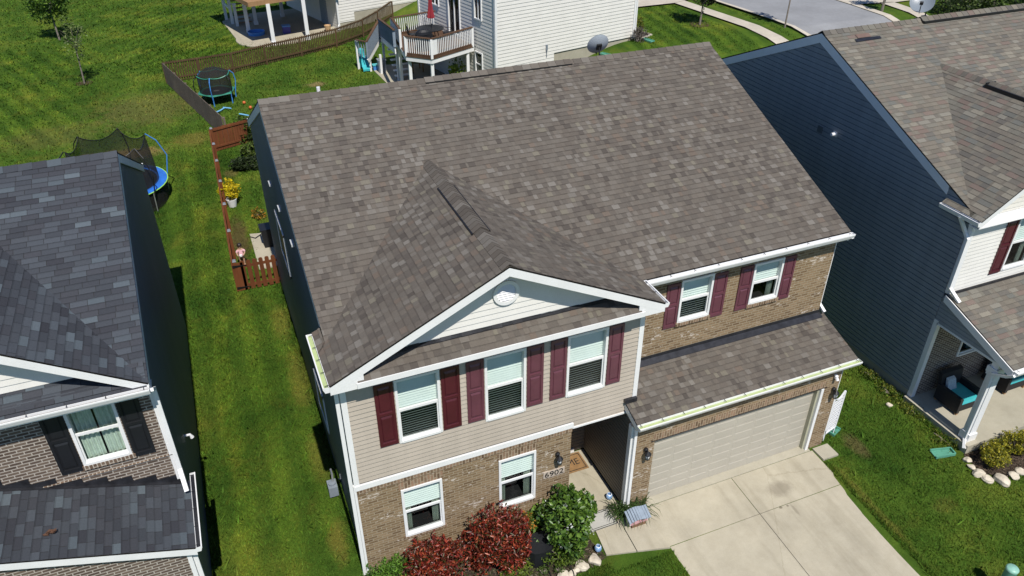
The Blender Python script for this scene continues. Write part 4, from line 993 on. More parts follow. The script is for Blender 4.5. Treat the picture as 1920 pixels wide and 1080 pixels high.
mb = MB(); mb.box(W, 12.45, YF - .025, YF - .002, 5.95, 6.13); mb.box(W, 12.45, YF, UY, 5.96, 5.975)
for sgn, xa in ((-1, -0.04), (1, 12.45)):
    for (ya, za, yb, zb) in ((YF, 6.16, YR, ZR), (2 * YR - YF, 6.16, YR, ZR)):
        if sgn < 0 and ya < 5: ya, za = 1.35, zmain(1.35)
        mb.prism([(xa, ya, za - .03), (xa, yb, zb - .03), (xa, yb, zb - .25), (xa, ya, za - .25)], (-sgn * .03, 0, 0))
H.part("fascia", mb, M['white'])
gutter_full(H, (-.04, 2 * YR - YF + .02, 6.15), (12.45, 2 * YR - YF + .02, 6.15), (0, 1, 0), None, 2.0)
# garage roof
gy0, gz0, gyt, gzt = -0.62, 3.12, UY, 3.60; gs = (gzt - gz0) / (gyt - gy0); gl = math.hypot(1, gs)
mb = MB(); shingles(mb, (0, gy0, gz0), (1, 0, 0), (0, 1, gs), [rectpoly(6.25, 12.54, 0, (0 - .03 - gy0) * gl), rectpoly(W + .02, 12.54, (-.03 - gy0) * gl, (gyt - gy0) * gl)], 'brown', 13)
H.part("garage_roof", mb, M['shingle'])
mb = MB(); mb.box(W + .02, 12.40, UY - .012, UY - .002, 3.55, 3.74); mb.obox(((W + 12.42) / 2, UY - .07, 3.615), Vector(((12.42 - W) / 2, 0, 0)), Vector((0, .07, .07 * gs + .02)), Vector((0, 0, .004))); mb.box(6.21, 6.52, -.10, -.0, 3.33, 3.43)
H.part("flashing", mb, M['flash'])
mb = MB(); mb.box(6.25, 12.54, gy0 + .002, gy0 + .028, gz0 - .19, gz0 - .03)
mb.prism([(6.25, gy0 + .03, gz0 - .035), (6.25, -.03, gz0 - .035 + gs * (-.06 - gy0)), (6.25, -.03, gz0 - .2 + gs * (-.06 - gy0)), (6.25, gy0 + .03, gz0 - .19)], (.03, 0, 0)); mb.prism([(12.54, gy0 + .03, gz0 - .035), (12.54, UY, gzt - .04), (12.54, UY, gzt - .2), (12.54, gy0 + .03, gz0 - .19)], (-.03, 0, 0))
H.part("fascia", mb, M['white'])
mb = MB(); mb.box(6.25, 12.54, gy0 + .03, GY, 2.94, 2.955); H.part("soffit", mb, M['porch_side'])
gutter_full(H, (6.24, gy0, gz0 - .005), (12.56, gy0, gz0 - .005), (0, -1, 0), M['gutter_in'], .55, wid=.15)
downspout(H, [(12.49, gy0 - .06, 3.0), (12.50, GY + .1, 2.72), (12.50, GY + .1, 0.15)])
downspout(H, [(12.44, YF - .09, 6.05), (12.44, UY + .1, 5.8), (12.44, UY + .1, 3.85), (12.46, UY - .1, 3.72)], w_=.07)
# side wall details: vents, cellar windows, meter
for (y, z) in ((8.35, 6.25), (6.5, 6.40), (4.45, 6.50)):
    mb = MB(); mb.box(-.07, -.012, y - .13, y + .13, z - .035, z + .025); H.part("wall_vent", mb, M['grey_vent'])
for (y0, y1, z0, z1) in ((7.0, 8.6, 4.05, 5.35), (3.6, 4.9, 1.4, 2.6)):
    mb = MB()
    for (a, b, c, d) in ((y0, y1, z0, z0 + .06), (y0, y1, z1 - .06, z1), (y0, y0 + .06, z0, z1), (y1 - .06, y1, z0, z1)): mb.box(-.045, -.0, a, b, c, d)
    f_ = H.part("window", mb, M['white']); mb = MB(); mb.poly([(-.02, y0 + .06, z0 + .06), (-.02, y1 - .06, z0 + .06), (-.02, y1 - .06, z1 - .06), (-.02, y0 + .06, z1 - .06)]); H.part("pane", mb, M['black'], f_)
mb = MB(); mb.tube([(1.46, 7.6, 8.55), (1.46, 7.6, 8.90)], .045, 12); H.part("vent_pipe", mb, M['whitepl'])

T = Thing("gas_meter", "grey gas meter on a pipe beside the dark side wall of the brick house", "gas meter", (-0.2, 2.6, 0.3))
mb = MB(); mb.box(-.36, -.14, 2.44, 2.74, .42, .72); mb.lathe([(.001, 0), (.09, 0), (.09, .05), (.001, .06)], (-.25, 2.59, .72), 14); T.part("meter_body", mb, M['grey_pl'])
mb = MB(); mb.tube([(-.2, 2.85, .25), (-.2, 2.85, .95), (-.2, 2.65, .98), (-.22, 2.62, .78)], .025, 8); mb.tube([(-.08, 2.6, .8), (-.02, 2.6, .8), (-.02, 2.6, .95)], .02, 6); T.part("pipe", mb, M['steel'])

def dish(label, c, r, aim, foot, mat=None):
    T = Thing("satellite_dish", label, "satellite dish", foot); c = Vector(c); aim = Vector(aim).normalized()
    u = aim.cross(Vector((0, 0, 1))).normalized(); v = u.cross(aim)
    mb = MB(); n = 28; rings = 6
    for s, off in ((1, 0), (-1, -.012)):
        pts = [[c + (u * math.cos(2 * math.pi * k / n) * r + v * math.sin(2 * math.pi * k / n) * r * 1.06) * (i / rings) + aim * (off + .10 * (i / rings) ** 2) for k in range(n)] for i in range(rings + 1)]
        for i in range(rings):
            for k in range(n):
                q = [pts[i][k], pts[i][(k + 1) % n], pts[i + 1][(k + 1) % n], pts[i + 1][k]]
                mb.poly(q if i else q[1:])
    T.part("reflector", mb, mat or M['dish'], smooth=True)
    mb = MB(); f = Vector(foot); mb.tube([f, f + Vector((0, 0, .15)), c - aim * .05], .022, 8); mb.obox(f, Vector((.09, 0, 0)), Vector((0, .07, 0)), Vector((0, 0, .012))); mb.obox(c - aim * .03, u * .07, v * .09, aim * .03); T.part("mast", mb, M['black'])
    mb = MB(); e = c + aim * r * 1.15 - v * r * .75; mb.tube([c - v * r * .95, e], .014, 6); mb.obox(e, u * .05, v * .03, aim * .05); T.part("feed_arm", mb, M['black'])
dish("grey satellite dish on the far side of the brown roof ridge, before the white house", (9.40, 8.0, 8.92), 0.31, (0.12, 0.9, 0.45), (9.30, 7.75, 8.62))
dish("pale satellite dish by the ridge vent of the olive-brown roof, top right", (20.2, 7.0, 9.32), 0.36, (-0.55, -0.45, 0.75), (20.36, 6.9, 8.95), paint('pale_dish_metal', (.20, .23, .26), .4, .05))

# ================================================================ left neighbour
LH = Thing("grey_roof_house", "house with slate grey shingle roof and black shutters, at the left edge", "house", (-3.28, 1.65, 0.1))
lx = -3.28; ly = 1.65; ex = -3.225
LYR, LZR, LYF, LZF = 6.8, 8.27, 1.25, 5.95; LS = (LZR - LZF) / (LYR - LYF); XL0 = -16.0
ll = math.hypot(1, LS)
mb = MB(); shingles(mb, (0, LYF, LZF), (1, 0, 0), (0, 1, LS), [rectpoly(XL0, ex, 0, (LYR - LYF) * ll)], 'slate', 21, three_tab=True, accent=.17, lift=.009)
LB = 11.95; LSB = (LZR - 5.85) / (LB - LYR); lb = math.hypot(1, LSB)
shingles(mb, (0, LB, 5.85), (-1, 0, 0), (0, -1, LSB), [rectpoly(-ex, -XL0, 0, (LB - LYR) * lb)], 'slate', 22, three_tab=True, accent=.17, lift=.009)
roof = LH.part("roof", mb, M['shingle'])
mb = MB(); ridge_caps(mb, (ex, LYR, LZR), (XL0, LYR, LZR), (0, -1, -LS), (0, 1, -LSB), 'slate', 23, step=.28, wid=.16); LH.part("ridge_cap", mb, M['shingle'], roof)
# gabled front
gxr, gzr, gsl = -6.60, 8.10, (8.10 - 5.95) / 3.375; gzl = 5.95; go = 1.22; lvy = LYF + (gzr - LZF) / LS; gsq = math.hypot(1, gsl)
gex = ex; gwx = 2 * gxr - gex
mb = MB()
shingles(mb, (gex, 0, gzl), (0, -1, 0), (-1, 0, gsl), [[(-q[1], (gex - q[0]) * gsq) for q in [(gex, go), (gex, LYF + .05), (gxr, lvy + .05), (gxr, go)]]], 'slate', 24, three_tab=True, accent=.17, lift=.009)
shingles(mb, (gwx, 0, gzl), (0, 1, 0), (1, 0, gsl), [[(q[1], (q[0] - gwx) * gsq) for q in [(gwx, go), (gxr, go), (gxr, lvy + .05), (gwx, LYF + .05)]]], 'slate', 25, three_tab=True, accent=.17, lift=.009)
roof = LH.part("gable_roof", mb, M['shingle'])
mb = MB(); ridge_caps(mb, (gxr, go, gzr), (gxr, lvy, gzr), (-1, 0, -gsl), (1, 0, -gsl), 'slate', 26, step=.2, wid=.16); LH.part("ridge_cap", mb, M['shingle'], roof)
mb = MB()
for xa in (gex, gwx): mb.prism([(xa, go, gzl - .01), (gxr, go, gzr - .01), (gxr, go, gzr - .25), (xa, go, gzl - .20)], (0, .03, 0))
mb.prism([(gex, LYF + .05, LZF - .03), (gex, LYR, LZR - .03), (gex, LYR, LZR - .24), (gex, LYF + .05, LZF - .22)], (-.03, 0, 0)); mb.prism([(gex, LB, 5.82), (gex, LYR, LZR - .03), (gex, LYR, LZR - .24), (gex, LB, 5.62)], (-.03, 0, 0))
LH.part("fascia", mb, M['white'])
mb = MB(); siding(mb, (0, ly - .02, 0), (1, 0, 0), (0, 0, 1), (0, -1, 0), [ccw([(gex - .15, 6.0), (gwx + .15, 6.0), (gxr, gzr - .1)])], exp=.14, depth=.018, dutch=False); LH.part("gable_wall", mb, M['vinyl'])
pp0, pq0 = go - .02, 5.90; pss = .26 / (ly - pp0); ppl = math.hypot(1, pss)
mb = MB(); shingles(mb, (0, pp0, pq0), (1, 0, 0), (0, 1, pss), [rectpoly(-9.8, gex - .04, 0, (ly - pp0) * ppl)], 'slate', 27, three_tab=True, accent=.17, lift=.009); LH.part("pent_roof", mb, M['shingle'])
gutter_full(LH, (gex, pp0, 5.90), (-9.8, pp0, 5.90), (0, -1, 0), M['flash'], .6, wid=.11)
mb = MB(); mb.box(-9.8, gex, pp0 + .004, ly, 5.70, 5.715); mb.box(-9.8, gex, pp0, pp0 + .02, 5.70, 5.88); LH.part("soffit", mb, M['white'])
lw = (-4.83, -3.96, 4.07, 5.56)
mb = MB(); flat_wall(mb, (0, ly, 0), (1, 0, 0), (0, 0, 1), [rectpoly(*c) for c in split_rect(-9.8, lx, 2.9, 5.72, [lw])]); LH.part("brick_wall", mb, M['brick_l'])
mb = MB(); mb.box(lw[0] - .03, lw[1] + .05, ly - .05, ly + .02, lw[2] - .105, lw[2]); mb.box(-9.8, lx, ly - .03, ly, 3.78, 3.80); LH.part("brick_course", mb, M['brick_ls'])
window(LH, *lw, ly, blind=(0.0, 1), curtain=True, low_screen=False)
shutter(LH, -5.24, -4.85, 3.98, 5.56, ly - .002, M['blackp']); shutter(LH, -3.94, -3.55, 3.98, 5.56, ly - .002, M['blackp'])
mb = MB(); mb.box(lx - .06, lx + .012, ly - .03, ly + .06, 3.1, 5.72); LH.part("trim_board", mb, M['white'])
downspout(LH, [(lx + .06, pp0 + .04, 5.78), (lx + .055, ly - .08, 5.55), (lx + .055, ly - .08, 3.42), (lx + .10, ly - .42, 3.10)])
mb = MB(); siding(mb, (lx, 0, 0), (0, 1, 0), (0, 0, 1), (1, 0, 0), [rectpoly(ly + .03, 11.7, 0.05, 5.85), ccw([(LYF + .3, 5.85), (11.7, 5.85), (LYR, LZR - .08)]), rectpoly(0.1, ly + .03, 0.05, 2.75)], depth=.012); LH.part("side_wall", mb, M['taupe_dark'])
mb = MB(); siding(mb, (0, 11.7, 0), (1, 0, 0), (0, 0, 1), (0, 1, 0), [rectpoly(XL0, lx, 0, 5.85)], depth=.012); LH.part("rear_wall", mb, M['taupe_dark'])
gutter_full(LH, (gex, LB + .01, 5.84), (XL0, LB + .01, 5.84), (0, 1, 0), None, 3)
# front-facing lower roof (gabled, sloping to the right)
lgz, lgs = 2.92, .345; lge = -3.13; lgl = math.hypot(1, lgs); lgy = -0.17
mb = MB(); shingles(mb, (lge, 0, lgz), (0, -1, 0), (-1, 0, lgs), [[(-q[1], (lge - q[0]) * lgl) for q in [(lge, lgy), (lge, ly + .02), (-9.8, ly + .02), (-9.8, lgy)]]], 'slate', 31, three_tab=True, accent=.2, lift=.009)
LH.part("garage_roof", mb, M['shingle'])
mb = MB(); mb.prism([(lge, lgy, lgz - .01), (-9.8, lgy, lgz + lgs * (lge + 9.8) - .01), (-9.8, lgy, lgz + lgs * (lge + 9.8) - .2), (lge, lgy, lgz - .2)], (0, .03, 0)); LH.part("fascia", mb, M['white'])
gutter_full(LH, (lge, lgy, lgz - .005), (lge, ly + .25, lgz - .005), (1, 0, 0), M['flash'], .45, wid=.11)
mb = MB()
for k in range(16):
    xa = lge - .15 - k * .42; z = lgz + lgs * (lge - xa + .2); mb.box(xa - .42, xa, ly - .012, ly - .003, z - .10, z + .17 + .0)
mb.obox((-6.4, ly - .03, lgz + lgs * (lge + 6.4) + .016), Vector((3.2, 0, -3.2 * lgs)), Vector((0, .05, 0)), Vector((0, 0, .003)))
LH.part("step_flashing", mb, M['flash'])
mb = MB(); flat_wall(mb, (0, 0.0, 0), (1, 0, 0), (0, 0, 1), [rectpoly(-9.8, lx, 0, 2.75), [(-9.8, 2.75), (lx, 2.75), (lx, 2.85), (-9.8, 5.0)]]); LH.part("brick_wall", mb, M['brick_l'])
mb = MB(); mb.box(lx - .07, lx + .012, -.03, .1, 0.1, 2.75); LH.part("trim_board", mb, M['white'])
downspout(LH, [(lx + .06, .06, 2.75), (lx + .06, .06, .2)])
mb = MB(); mb.tube([(-3.28, 3.92, 2.25), (-3.15, 3.92, 2.25), (-3.12, 3.92, 2.15)], [.03, .03, .05], 8); LH.part("wall_vent", mb, M['whitepl'])

# ================================================================ right neighbour
RH = Thing("porch_house", "house with olive-brown roof, covered front porch and blue-shaded side wall, at the right edge", "house", (16.0, 0.05, 0.0))
rx = 16.0; RY = 0.05; RYR, RZR, RYF, RZF = 6.5, 9.0, 0.25, 6.2; RS = (RZR - RZF) / (RYR - RYF); rl = math.hypot(1, RS); RX1 = 29.0; rex = 15.95
mb = MB(); shingles(mb, (0, RYF, RZF), (1, 0, 0), (0, 1, RS), [rectpoly(rex, RX1, 0, (RYR - RYF) * rl)], 'olive', 41, tooth=(.2, .38), accent=.5, lift=.010)
RB = 2 * RYR - RYF
shingles(mb, (0, RB, RZF), (-1, 0, 0), (0, -1, RS), [rectpoly(-RX1, -rex, 0, (RYR - RYF) * rl)], 'olive', 42, lift=.010)
roof = RH.part("roof", mb, M['shingle'])
mb = MB(); ridge_caps(mb, (rex, RYR, RZR), (RX1, RYR, RZR), (0, -1, -RS), (0, 1, -RS), 'olive', 43, step=.24); ridge_caps(mb, (19.7, RYR, RZR), (RX1, RYR, RZR), (0, -1, -RS), (0, 1, -RS), 'olive', 44, step=.24, wid=.2, raise_=.04); RH.part("ridge_cap", mb, M['shingle'], roof)
mb = MB()
for s in (-1, 1): mb.bar((19.7, RYR + s * .2, RZR - .2 * RS + .045), (RX1, RYR + s * .2, RZR - .2 * RS + .045), .035, .075)
mb.bar((19.69, RYR - .2, RZR - .04), (19.69, RYR + .2, RZR - .04), .03, .09); RH.part("ridge_vent", mb, M['black'], roof)
mb = MB(); mb.cc = None
def rp(x, y, h=0.03): return Vector((x, y, RZF + (y - RYF) * RS + h))
for (xa, xb, ya, m_) in ((16.80, 17.75, 6.05, 0), ):
    mb.poly([rp(xa, ya - .11), rp(xb, ya - .10), rp(xb, ya), rp(xa, ya)])
RH.part("roof_patch", mb, M['flash'], roof, label="dark strip of bare underlayment")
mb = MB(); mb.poly([rp(16.95, 6.07), rp(17.45, 6.07), rp(17.45, 6.22), rp(16.95, 6.22)]); RH.part("roof_patch", mb, paint("reddish_shingle", (0.16, 0.105, 0.085), .95), roof, label="reddish replacement shingle")
# front gable
rgx, rgz, rgl, rge = 18.98, 8.20, 6.10, 15.82; rgs = (rgz - rgl) / (rgx - rge); rgq = math.hypot(1, rgs); ro = -0.25; rvy = RYF + (rgz - RZF) / RS; rwe = 2 * rgx - rge
vyE = RYF + (rgl - RZF) / RS + .05; vy0 = RYF + (rgl + rgs * (rex - rge) - RZF) / RS
mb = MB()
shingles(mb, (rge, 0, rgl), (0, 1, 0), (1, 0, rgs), [[(q[1], (q[0] - rge) * rgq) for q in [(rge, ro), (rgx, ro), (rgx, rvy + .05), (rge, vyE)]], [(q[1], (q[0] - rge) * rgq) for q in [(rge, vyE - .02), (rex, vyE - .02), (rex, .95), (rge, .95)]]], 'olive', 45, tooth=(.2, .38), accent=.5, lift=.010)
shingles(mb, (rwe, 0, rgl), (0, -1, 0), (-1, 0, rgs), [[(-q[1], (rwe - q[0]) * rgq) for q in [(rwe, ro), (rwe, vyE), (rgx, rvy + .05), (rgx, ro)]]], 'olive', 46, tooth=(.2, .38), accent=.5, lift=.010)
roof = RH.part("gable_roof", mb, M['shingle'])
mb = MB(); ridge_caps(mb, (rgx, ro, rgz), (rgx, rvy, rgz), (-1, 0, -rgs), (1, 0, -rgs), 'olive', 47, step=.16, wid=.15); RH.part("ridge_cap", mb, M['shingle'], roof)
mb = MB()
for s in (-1, 1): mb.bar((rgx + s * .18, .2, rgz - .18 * rgs + .05), (rgx + s * .18, 3.0, rgz - .18 * rgs + .05), .05, .09)
mb.bar((rgx - .18, 3.0, rgz - .04), (rgx + .18, 3.0, rgz - .04), .03, .1); RH.part("ridge_vent", mb, M['black'], roof)
mb = MB()
for xa in (rge, rwe): mb.prism([(xa, ro, rgl - .01), (rgx, ro, rgz - .01), (rgx, ro, rgz - .24), (xa, ro, rgl - .2)], (0, .03, 0))
for (ya, yb) in ((1.0, RYR), (RB, RYR)): mb.prism([(rex, ya, RZF + (min(ya, 2 * RYR - ya) - RYF) * RS - .03), (rex, yb, RZR - .03), (rex, yb, RZR - .30), (rex, ya, RZF + (min(ya, 2 * RYR - ya) - RYF) * RS - .27)], (.03, 0, 0))
mb.box(rge, 22, ro + .03, RY, 5.87, 5.89); mb.box(rge + .02, 22, RY - .03, RY - .0, 5.87, 6.02)
RH.part("fascia", mb, M['white'])
gutter_full(RH, (rge, ro, rgl - .01), (rge, .95, rgl - .01), (-1, 0, 0), M['flash'], .5, wid=.09)
mb = MB(); siding(mb, (0, RY - .02, 0), (1, 0, 0), (0, 0, 1), (0, -1, 0), [ccw([(rge + .3, 6.03), (rwe - .3, 6.03), (rgx, rgz - .12)])], exp=.13, depth=.018, dutch=False); RH.part("gable_wall", mb, M['cream'])
rw = (17.72, 18.66, 4.10, 5.72)
mb = MB(); siding(mb, (0, RY, 0), (1, 0, 0), (0, 0, 1), (0, -1, 0), [rectpoly(*c) for c in split_rect(rx + .08, 22, 3.80, 5.88, [rw])], depth=.018, dutch=False); RH.part("siding_wall", mb, M['vinyl'])
mb = MB(); mb.box(rx - .012, rx + .09, RY - .035, RY + .10, 3.76, 5.88); mb.box(rx, 22, RY - .03, RY, 3.70, 3.80); RH.part("trim_board", mb, M['white'])
window(RH, *rw, RY, blind=(.5, 1)); shutter(RH, 17.28, 17.68, 4.08, 5.74, RY - .014, M['maroon']); shutter(RH, 18.70, 19.10, 4.08, 5.74, RY - .014, M['maroon'])
downspout(RH, [(rge - .05, RY + .25, 6.0), (rx - .06, RY + .10, 5.6), (rx - .05, RY - .02, 5.45), (rx - .05, RY - .02, 3.98), (rx + .02, RY - .35, 3.72)])
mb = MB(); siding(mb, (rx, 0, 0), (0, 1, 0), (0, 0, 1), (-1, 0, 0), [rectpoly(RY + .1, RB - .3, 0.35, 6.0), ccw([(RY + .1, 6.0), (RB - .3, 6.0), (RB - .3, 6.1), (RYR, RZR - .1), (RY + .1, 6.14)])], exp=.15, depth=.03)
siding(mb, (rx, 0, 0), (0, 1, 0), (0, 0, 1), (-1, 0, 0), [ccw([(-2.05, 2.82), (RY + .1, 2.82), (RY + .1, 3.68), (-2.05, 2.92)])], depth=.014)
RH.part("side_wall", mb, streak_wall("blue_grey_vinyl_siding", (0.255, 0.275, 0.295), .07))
mb = MB(); mb.box(rx + .02, 28.5, RY + .1, RB - .3, -.3, .35); mb.box(rx - .14, 22, -2.08, RY + .1, -.3, .18); RH.part("foundation", mb, M['conc2'])
mb = MB(); mb.poly([(rx, RB - .3, .3), (28.6, RB - .3, .3), (28.6, RB - .3, 6), (rx, RB - .3, 6)]); mb.poly([(28.6, 0, .3), (28.6, RB - .3, .3), (28.6, RB - .3, 6.2), (28.6, 0, 6.2)]); RH.part("rear_wall", mb, M['taupe_dark'])
for (y, z, s) in ((5.14, 6.36, 1), (5.75, 6.28, 0)):
    mb = MB()
    if s: mb.tube([(rx + .0, y, z), (rx - .16, y, z)], .05, 10); mb.box(rx - .03, rx, y - .08, y + .08, z - .08, z + .08)
    else: mb.box(rx - .05, rx, y - .10, y + .10, z - .10, z + .10)
    RH.part("wall_vent", mb, M['whitepl'] if s else M['taupe_dark'])
# porch
mb = MB(); prw = (17.30, 18.95, 1.28, 2.75); flat_wall(mb, (0, RY, 0), (1, 0, 0), (0, 0, 1), [rectpoly(*c) for c in split_rect(rx + .1, 22, .18, 3.72, [prw])]); RH.part("brick_wall", mb, M['brick_l'])
window(RH, prw[0], 18.10, prw[2], prw[3], RY, blind=(0, 1), fw_=.045); window(RH, 18.14, prw[1], prw[2], prw[3], RY, blind=(0, 1), fw_=.045)
mb = MB(); mb.box(rx - .02, rx + .12, RY - .03, RY + .12, .18, 2.90); mb.box(rx - .02, rx + .05, -2.1, RY, 2.78, 2.84); RH.part("trim_board", mb, M['white'])
prs = (3.76 - 2.93) / (RY + 2.3); prl = math.hypot(1, prs)
mb = MB(); shingles(mb, (0, -2.3, 2.95), (1, 0, 0), (0, 1, prs), [rectpoly(rex, 22, 0, (RY + 2.3) * prl)], 'olive', 48, tooth=(.2, .38), accent=.5, lift=.010); RH.part("porch_roof", mb, M['shingle'])
mb = MB(); mb.box(rx + .1, 22, RY - .07, RY - .03, 3.64, 3.83); RH.part("flashing", mb, M['flash'])
mb = MB(); mb.prism([(rex, -2.32, 2.925), (rex, RY, 3.745), (rex, RY, 3.54), (rex, -2.32, 2.72)], (-.03, 0, 0)); mb.box(rex, 22, -2.33, -2.30, 2.73, 2.93); mb.box(rex + .05, 22, -1.90, -1.72, 2.62, 2.80); RH.part("fascia", mb, M['white'])
mb = MB(); mb.box(rx, 22, -2.28, RY, 2.80, 2.815); RH.part("porch_ceiling", mb, M['white'])
gutter_full(RH, (rex - .02, -2.33, 2.94), (22, -2.33, 2.94), (0, -1, 0), M['white'], .7)
mb = MB(); cx, cy = 16.12, -1.80
mb.box(cx - .11, cx + .11, cy - .11, cy + .11, .18, 2.64); mb.box(cx - .15, cx + .15, cy - .15, cy + .15, .18, .42); mb.box(cx - .15, cx + .15, cy - .15, cy + .15, 2.46, 2.64); mb.box(cx - .135, cx + .135, cy - .135, cy + .135, 2.38, 2.46)
RH.part("porch_post", mb, M['white'])
downspout(RH, [(rex - .03, -2.38, 2.84), (rex + .0, -2.2, 2.68), (cx - .16, cy - .06, 2.5), (cx - .16, cy - .06, .26), (cx - .30, cy - .22, .10)])
# ================================================================ house behind with deck
TH = R(12); bu = Vector((math.cos(TH), math.sin(TH), 0)); bv = Vector((-math.sin(TH), math.cos(TH), 0)); B0 = Vector((13.78, 27.40, 0.30)); Zv = Vector((0, 0, 1))
BH = Thing("deck_house", "white-sided two-storey house with raised wooden deck, behind the brown roof", "house", tuple(B0))
def bw(x, y, z): return Vector((B0.x, B0.y, 0)) + bu * x + bv * y + Zv * z
mb = MB(); siding(mb, bw(0, 0, 0), bu, Zv, -bv, [rectpoly(0.06, 3.9, .35, 9.0), rectpoly(3.9, 9.75, 2.32, 9.0)], exp=.19, depth=.022, dutch=False); BH.part("siding_wall", mb, M['vinyl'])
mb = MB(); siding(mb, bw(0, 0, 0), -bv, Zv, -bu, [rectpoly(*c) for c in split_rect(-8.4, -0.06, .35, 9.0, [(-4.86, -3.55, 3.02, 5.1), (-2.05, -1.28, 4.34, 5.55), (-2.05, -1.28, 1.25, 2.62), (-6.9, -5.9, 4.2, 5.4)])], exp=.19, depth=.016, dutch=False); BH.part("siding_wall", mb, M['vinyl'])
mb = MB(); mb.obox(bw(4.9, 4.2, 1.2), bu * 4.85, bv * 4.15, Zv * 1.13); BH.part("foundation", mb, M['conc2'])
mb = MB(); mb.obox(bw(5.0, 4.2, 9.05), bu * 5.3, bv * 4.7, Zv * .06); mb.prism([bw(-.4, -.5, 9.11), bw(-.4, 8.9, 9.11), bw(-.4, 4.2, 11.2)], bu * 10.8); BH.part("roof", mb, M['ply'])
mb = MB()
for (x, y) in ((0, 0), (0, 8.4), (9.75, 0)): mb.bar(bw(x, y, .4 if x == 0 else 2.2), bw(x, y, 9.0), .13, .13, bu)
BH.part("trim_board", mb, M['white'])
mb = MB(); mb.bar(bw(9.85, -.08, 2.2), bw(9.85, -.08, 9.0), .09, .07, bv); mb.bar(bw(7.05, -.06, 1.9), bw(7.05, -.06, 2.75), .06, .05, bv); BH.part("downspout", mb, M['white'])
mb = MB(); mb.poly([bw(9.7, .02, 2.2), bw(9.7, 8.3, 2.2), bw(9.7, 8.3, 9), bw(9.7, .02, 9)]); mb.poly([bw(.05, 8.35, .3), bw(9.7, 8.35, .3), bw(9.7, 8.35, 9), bw(.05, 8.35, 9)]); BH.part("rear_wall", mb, M['vinyl'])
mb = MB(); mb.obox(bw(3.35, -.05, 2.72), bu * .05, bv * .04, Zv * .16); mb.bar(bw(3.35, -.06, 2.2), bw(3.35, -.06, 2.6), .03, .03, bv); BH.part("electric_meter", mb, M['grey_pl'])
def bwindow(y0, y1, z0, z1, name, split='v', glass_mat=None):
    mb = MB(); f = .07
    for (a, b, c, d) in ((y0, y1, z0, z0 + f), (y0, y1, z1 - f, z1), (y0, y0 + f, z0 + f, z1 - f), (y1 - f, y1, z0 + f, z1 - f)): mb.obox(bw(-.02, (a + b) / 2, (c + d) / 2), bu * .05, bv * ((b - a) / 2), Zv * ((d - c) / 2))
    if split == 'v': mb.obox(bw(-.01, (y0 + y1) / 2, (z0 + z1) / 2), bu * .03, bv * .03, Zv * ((z1 - z0) / 2 - f))
    else: mb.obox(bw(-.01, (y0 + y1) / 2, (z0 + z1) / 2), bu * .03, bv * ((y1 - y0) / 2 - f), Zv * .03)
    W_ = BH.part(name, mb, M['white'])
    p = MB(); p.poly([bw(.02, y0 + f, z0 + f), bw(.02, y1 - f, z0 + f), bw(.02, y1 - f, z1 - f), bw(.02, y0 + f, z1 - f)]); BH.part("pane", p, M['glass_lo'], W_)
    r_ = MB(); r_.obox(bw(.55, (y0 + y1) / 2, (z0 + z1) / 2), bu * .42, bv * ((y1 - y0) / 2), Zv * ((z1 - z0) / 2)); BH.part("room", r_, M['dark'], W_)
bwindow(3.55, 4.86, 3.02, 5.1, "sliding_door"); bwindow(1.28, 2.05, 4.34, 5.55, "window"); bwindow(1.28, 2.05, 1.25, 2.62, "window", 'h'); bwindow(5.9, 6.9, 4.2, 5.4, "window")
# deck (part of the house) with railing, posts and stairs
dz = 2.90; DP = [(13.26, 29.42), (10.42, 28.05), (9.32, 29.12), (9.62, 33.0), (12.47, 33.55)]
mb = MB(); mb.prism([(a, b, dz - .04) for a, b in ccw(DP)], (0, 0, .04)); deck = BH.part("deck", mb, M['deckwood'])
mb = MB()
for i in (0, 1, 2, 3):
    a, b = Vector((*DP[i], dz - .19)), Vector((*DP[(i + 1) % 5], dz - .19)); mb.bar(a, b, .04, .24)
BH.part("rim_board", mb, M['white'], deck)
def rail_run(a, b, h=1.0, posts=True, dens=.125):
    mb = MB(); mt = MB(); a = Vector(a); b = Vector(b); n = int((b - a).length / dens)
    mt.bar(a + Zv * h, b + Zv * h, .14, .05); mt.bar(a + Zv * .10, b + Zv * .10, .06, .08); mt.bar(a - Zv * .02, b - Zv * .02, .10, .12)
    for k in range(1, n): p = a + (b - a) * k / n; mb.bar(p + Zv * .1, p + Zv * (h - .02), .042, .042)
    if posts:
        for p in ((a,) if posts == 1 else (a, b)): mb.bar(p - Zv * .05, p + Zv * (h - .03), .13, .13)
    BH.part("railing", mb, M['white'], deck); BH.part("top_rail", mt, M['deckwood'], deck)
D3 = [Vector((a, b, dz)) for a, b in DP]
rail_run(D3[0] + (D3[1] - D3[0]) * .03, D3[1], posts=1); rail_run(D3[1], D3[2], posts=2); rail_run(D3[2] + (D3[3] - D3[2]) * .38, D3[3], posts=1); rail_run(D3[3], D3[4] + (D3[3] - D3[4]) * .03, posts=1)
q_ = (D3[0] - D3[1]).normalized(); pn_ = MB(); pn_.bar(D3[1] + q_ * .05 + Zv * .52, D3[1] + q_ * .42 + Zv * .52, .05, .86); BH.part("corner_panel", pn_, M['white'], deck)
mb = MB()
for (x, y) in ((10.45, 28.2), (9.5, 29.2), (12.85, 29.35), (9.72, 32.7), (9.45, 31.0)): mb.bar((x, y, .3), (x, y, dz - .05), .16, .16)
BH.part("deck_post", mb, M['white'], deck)
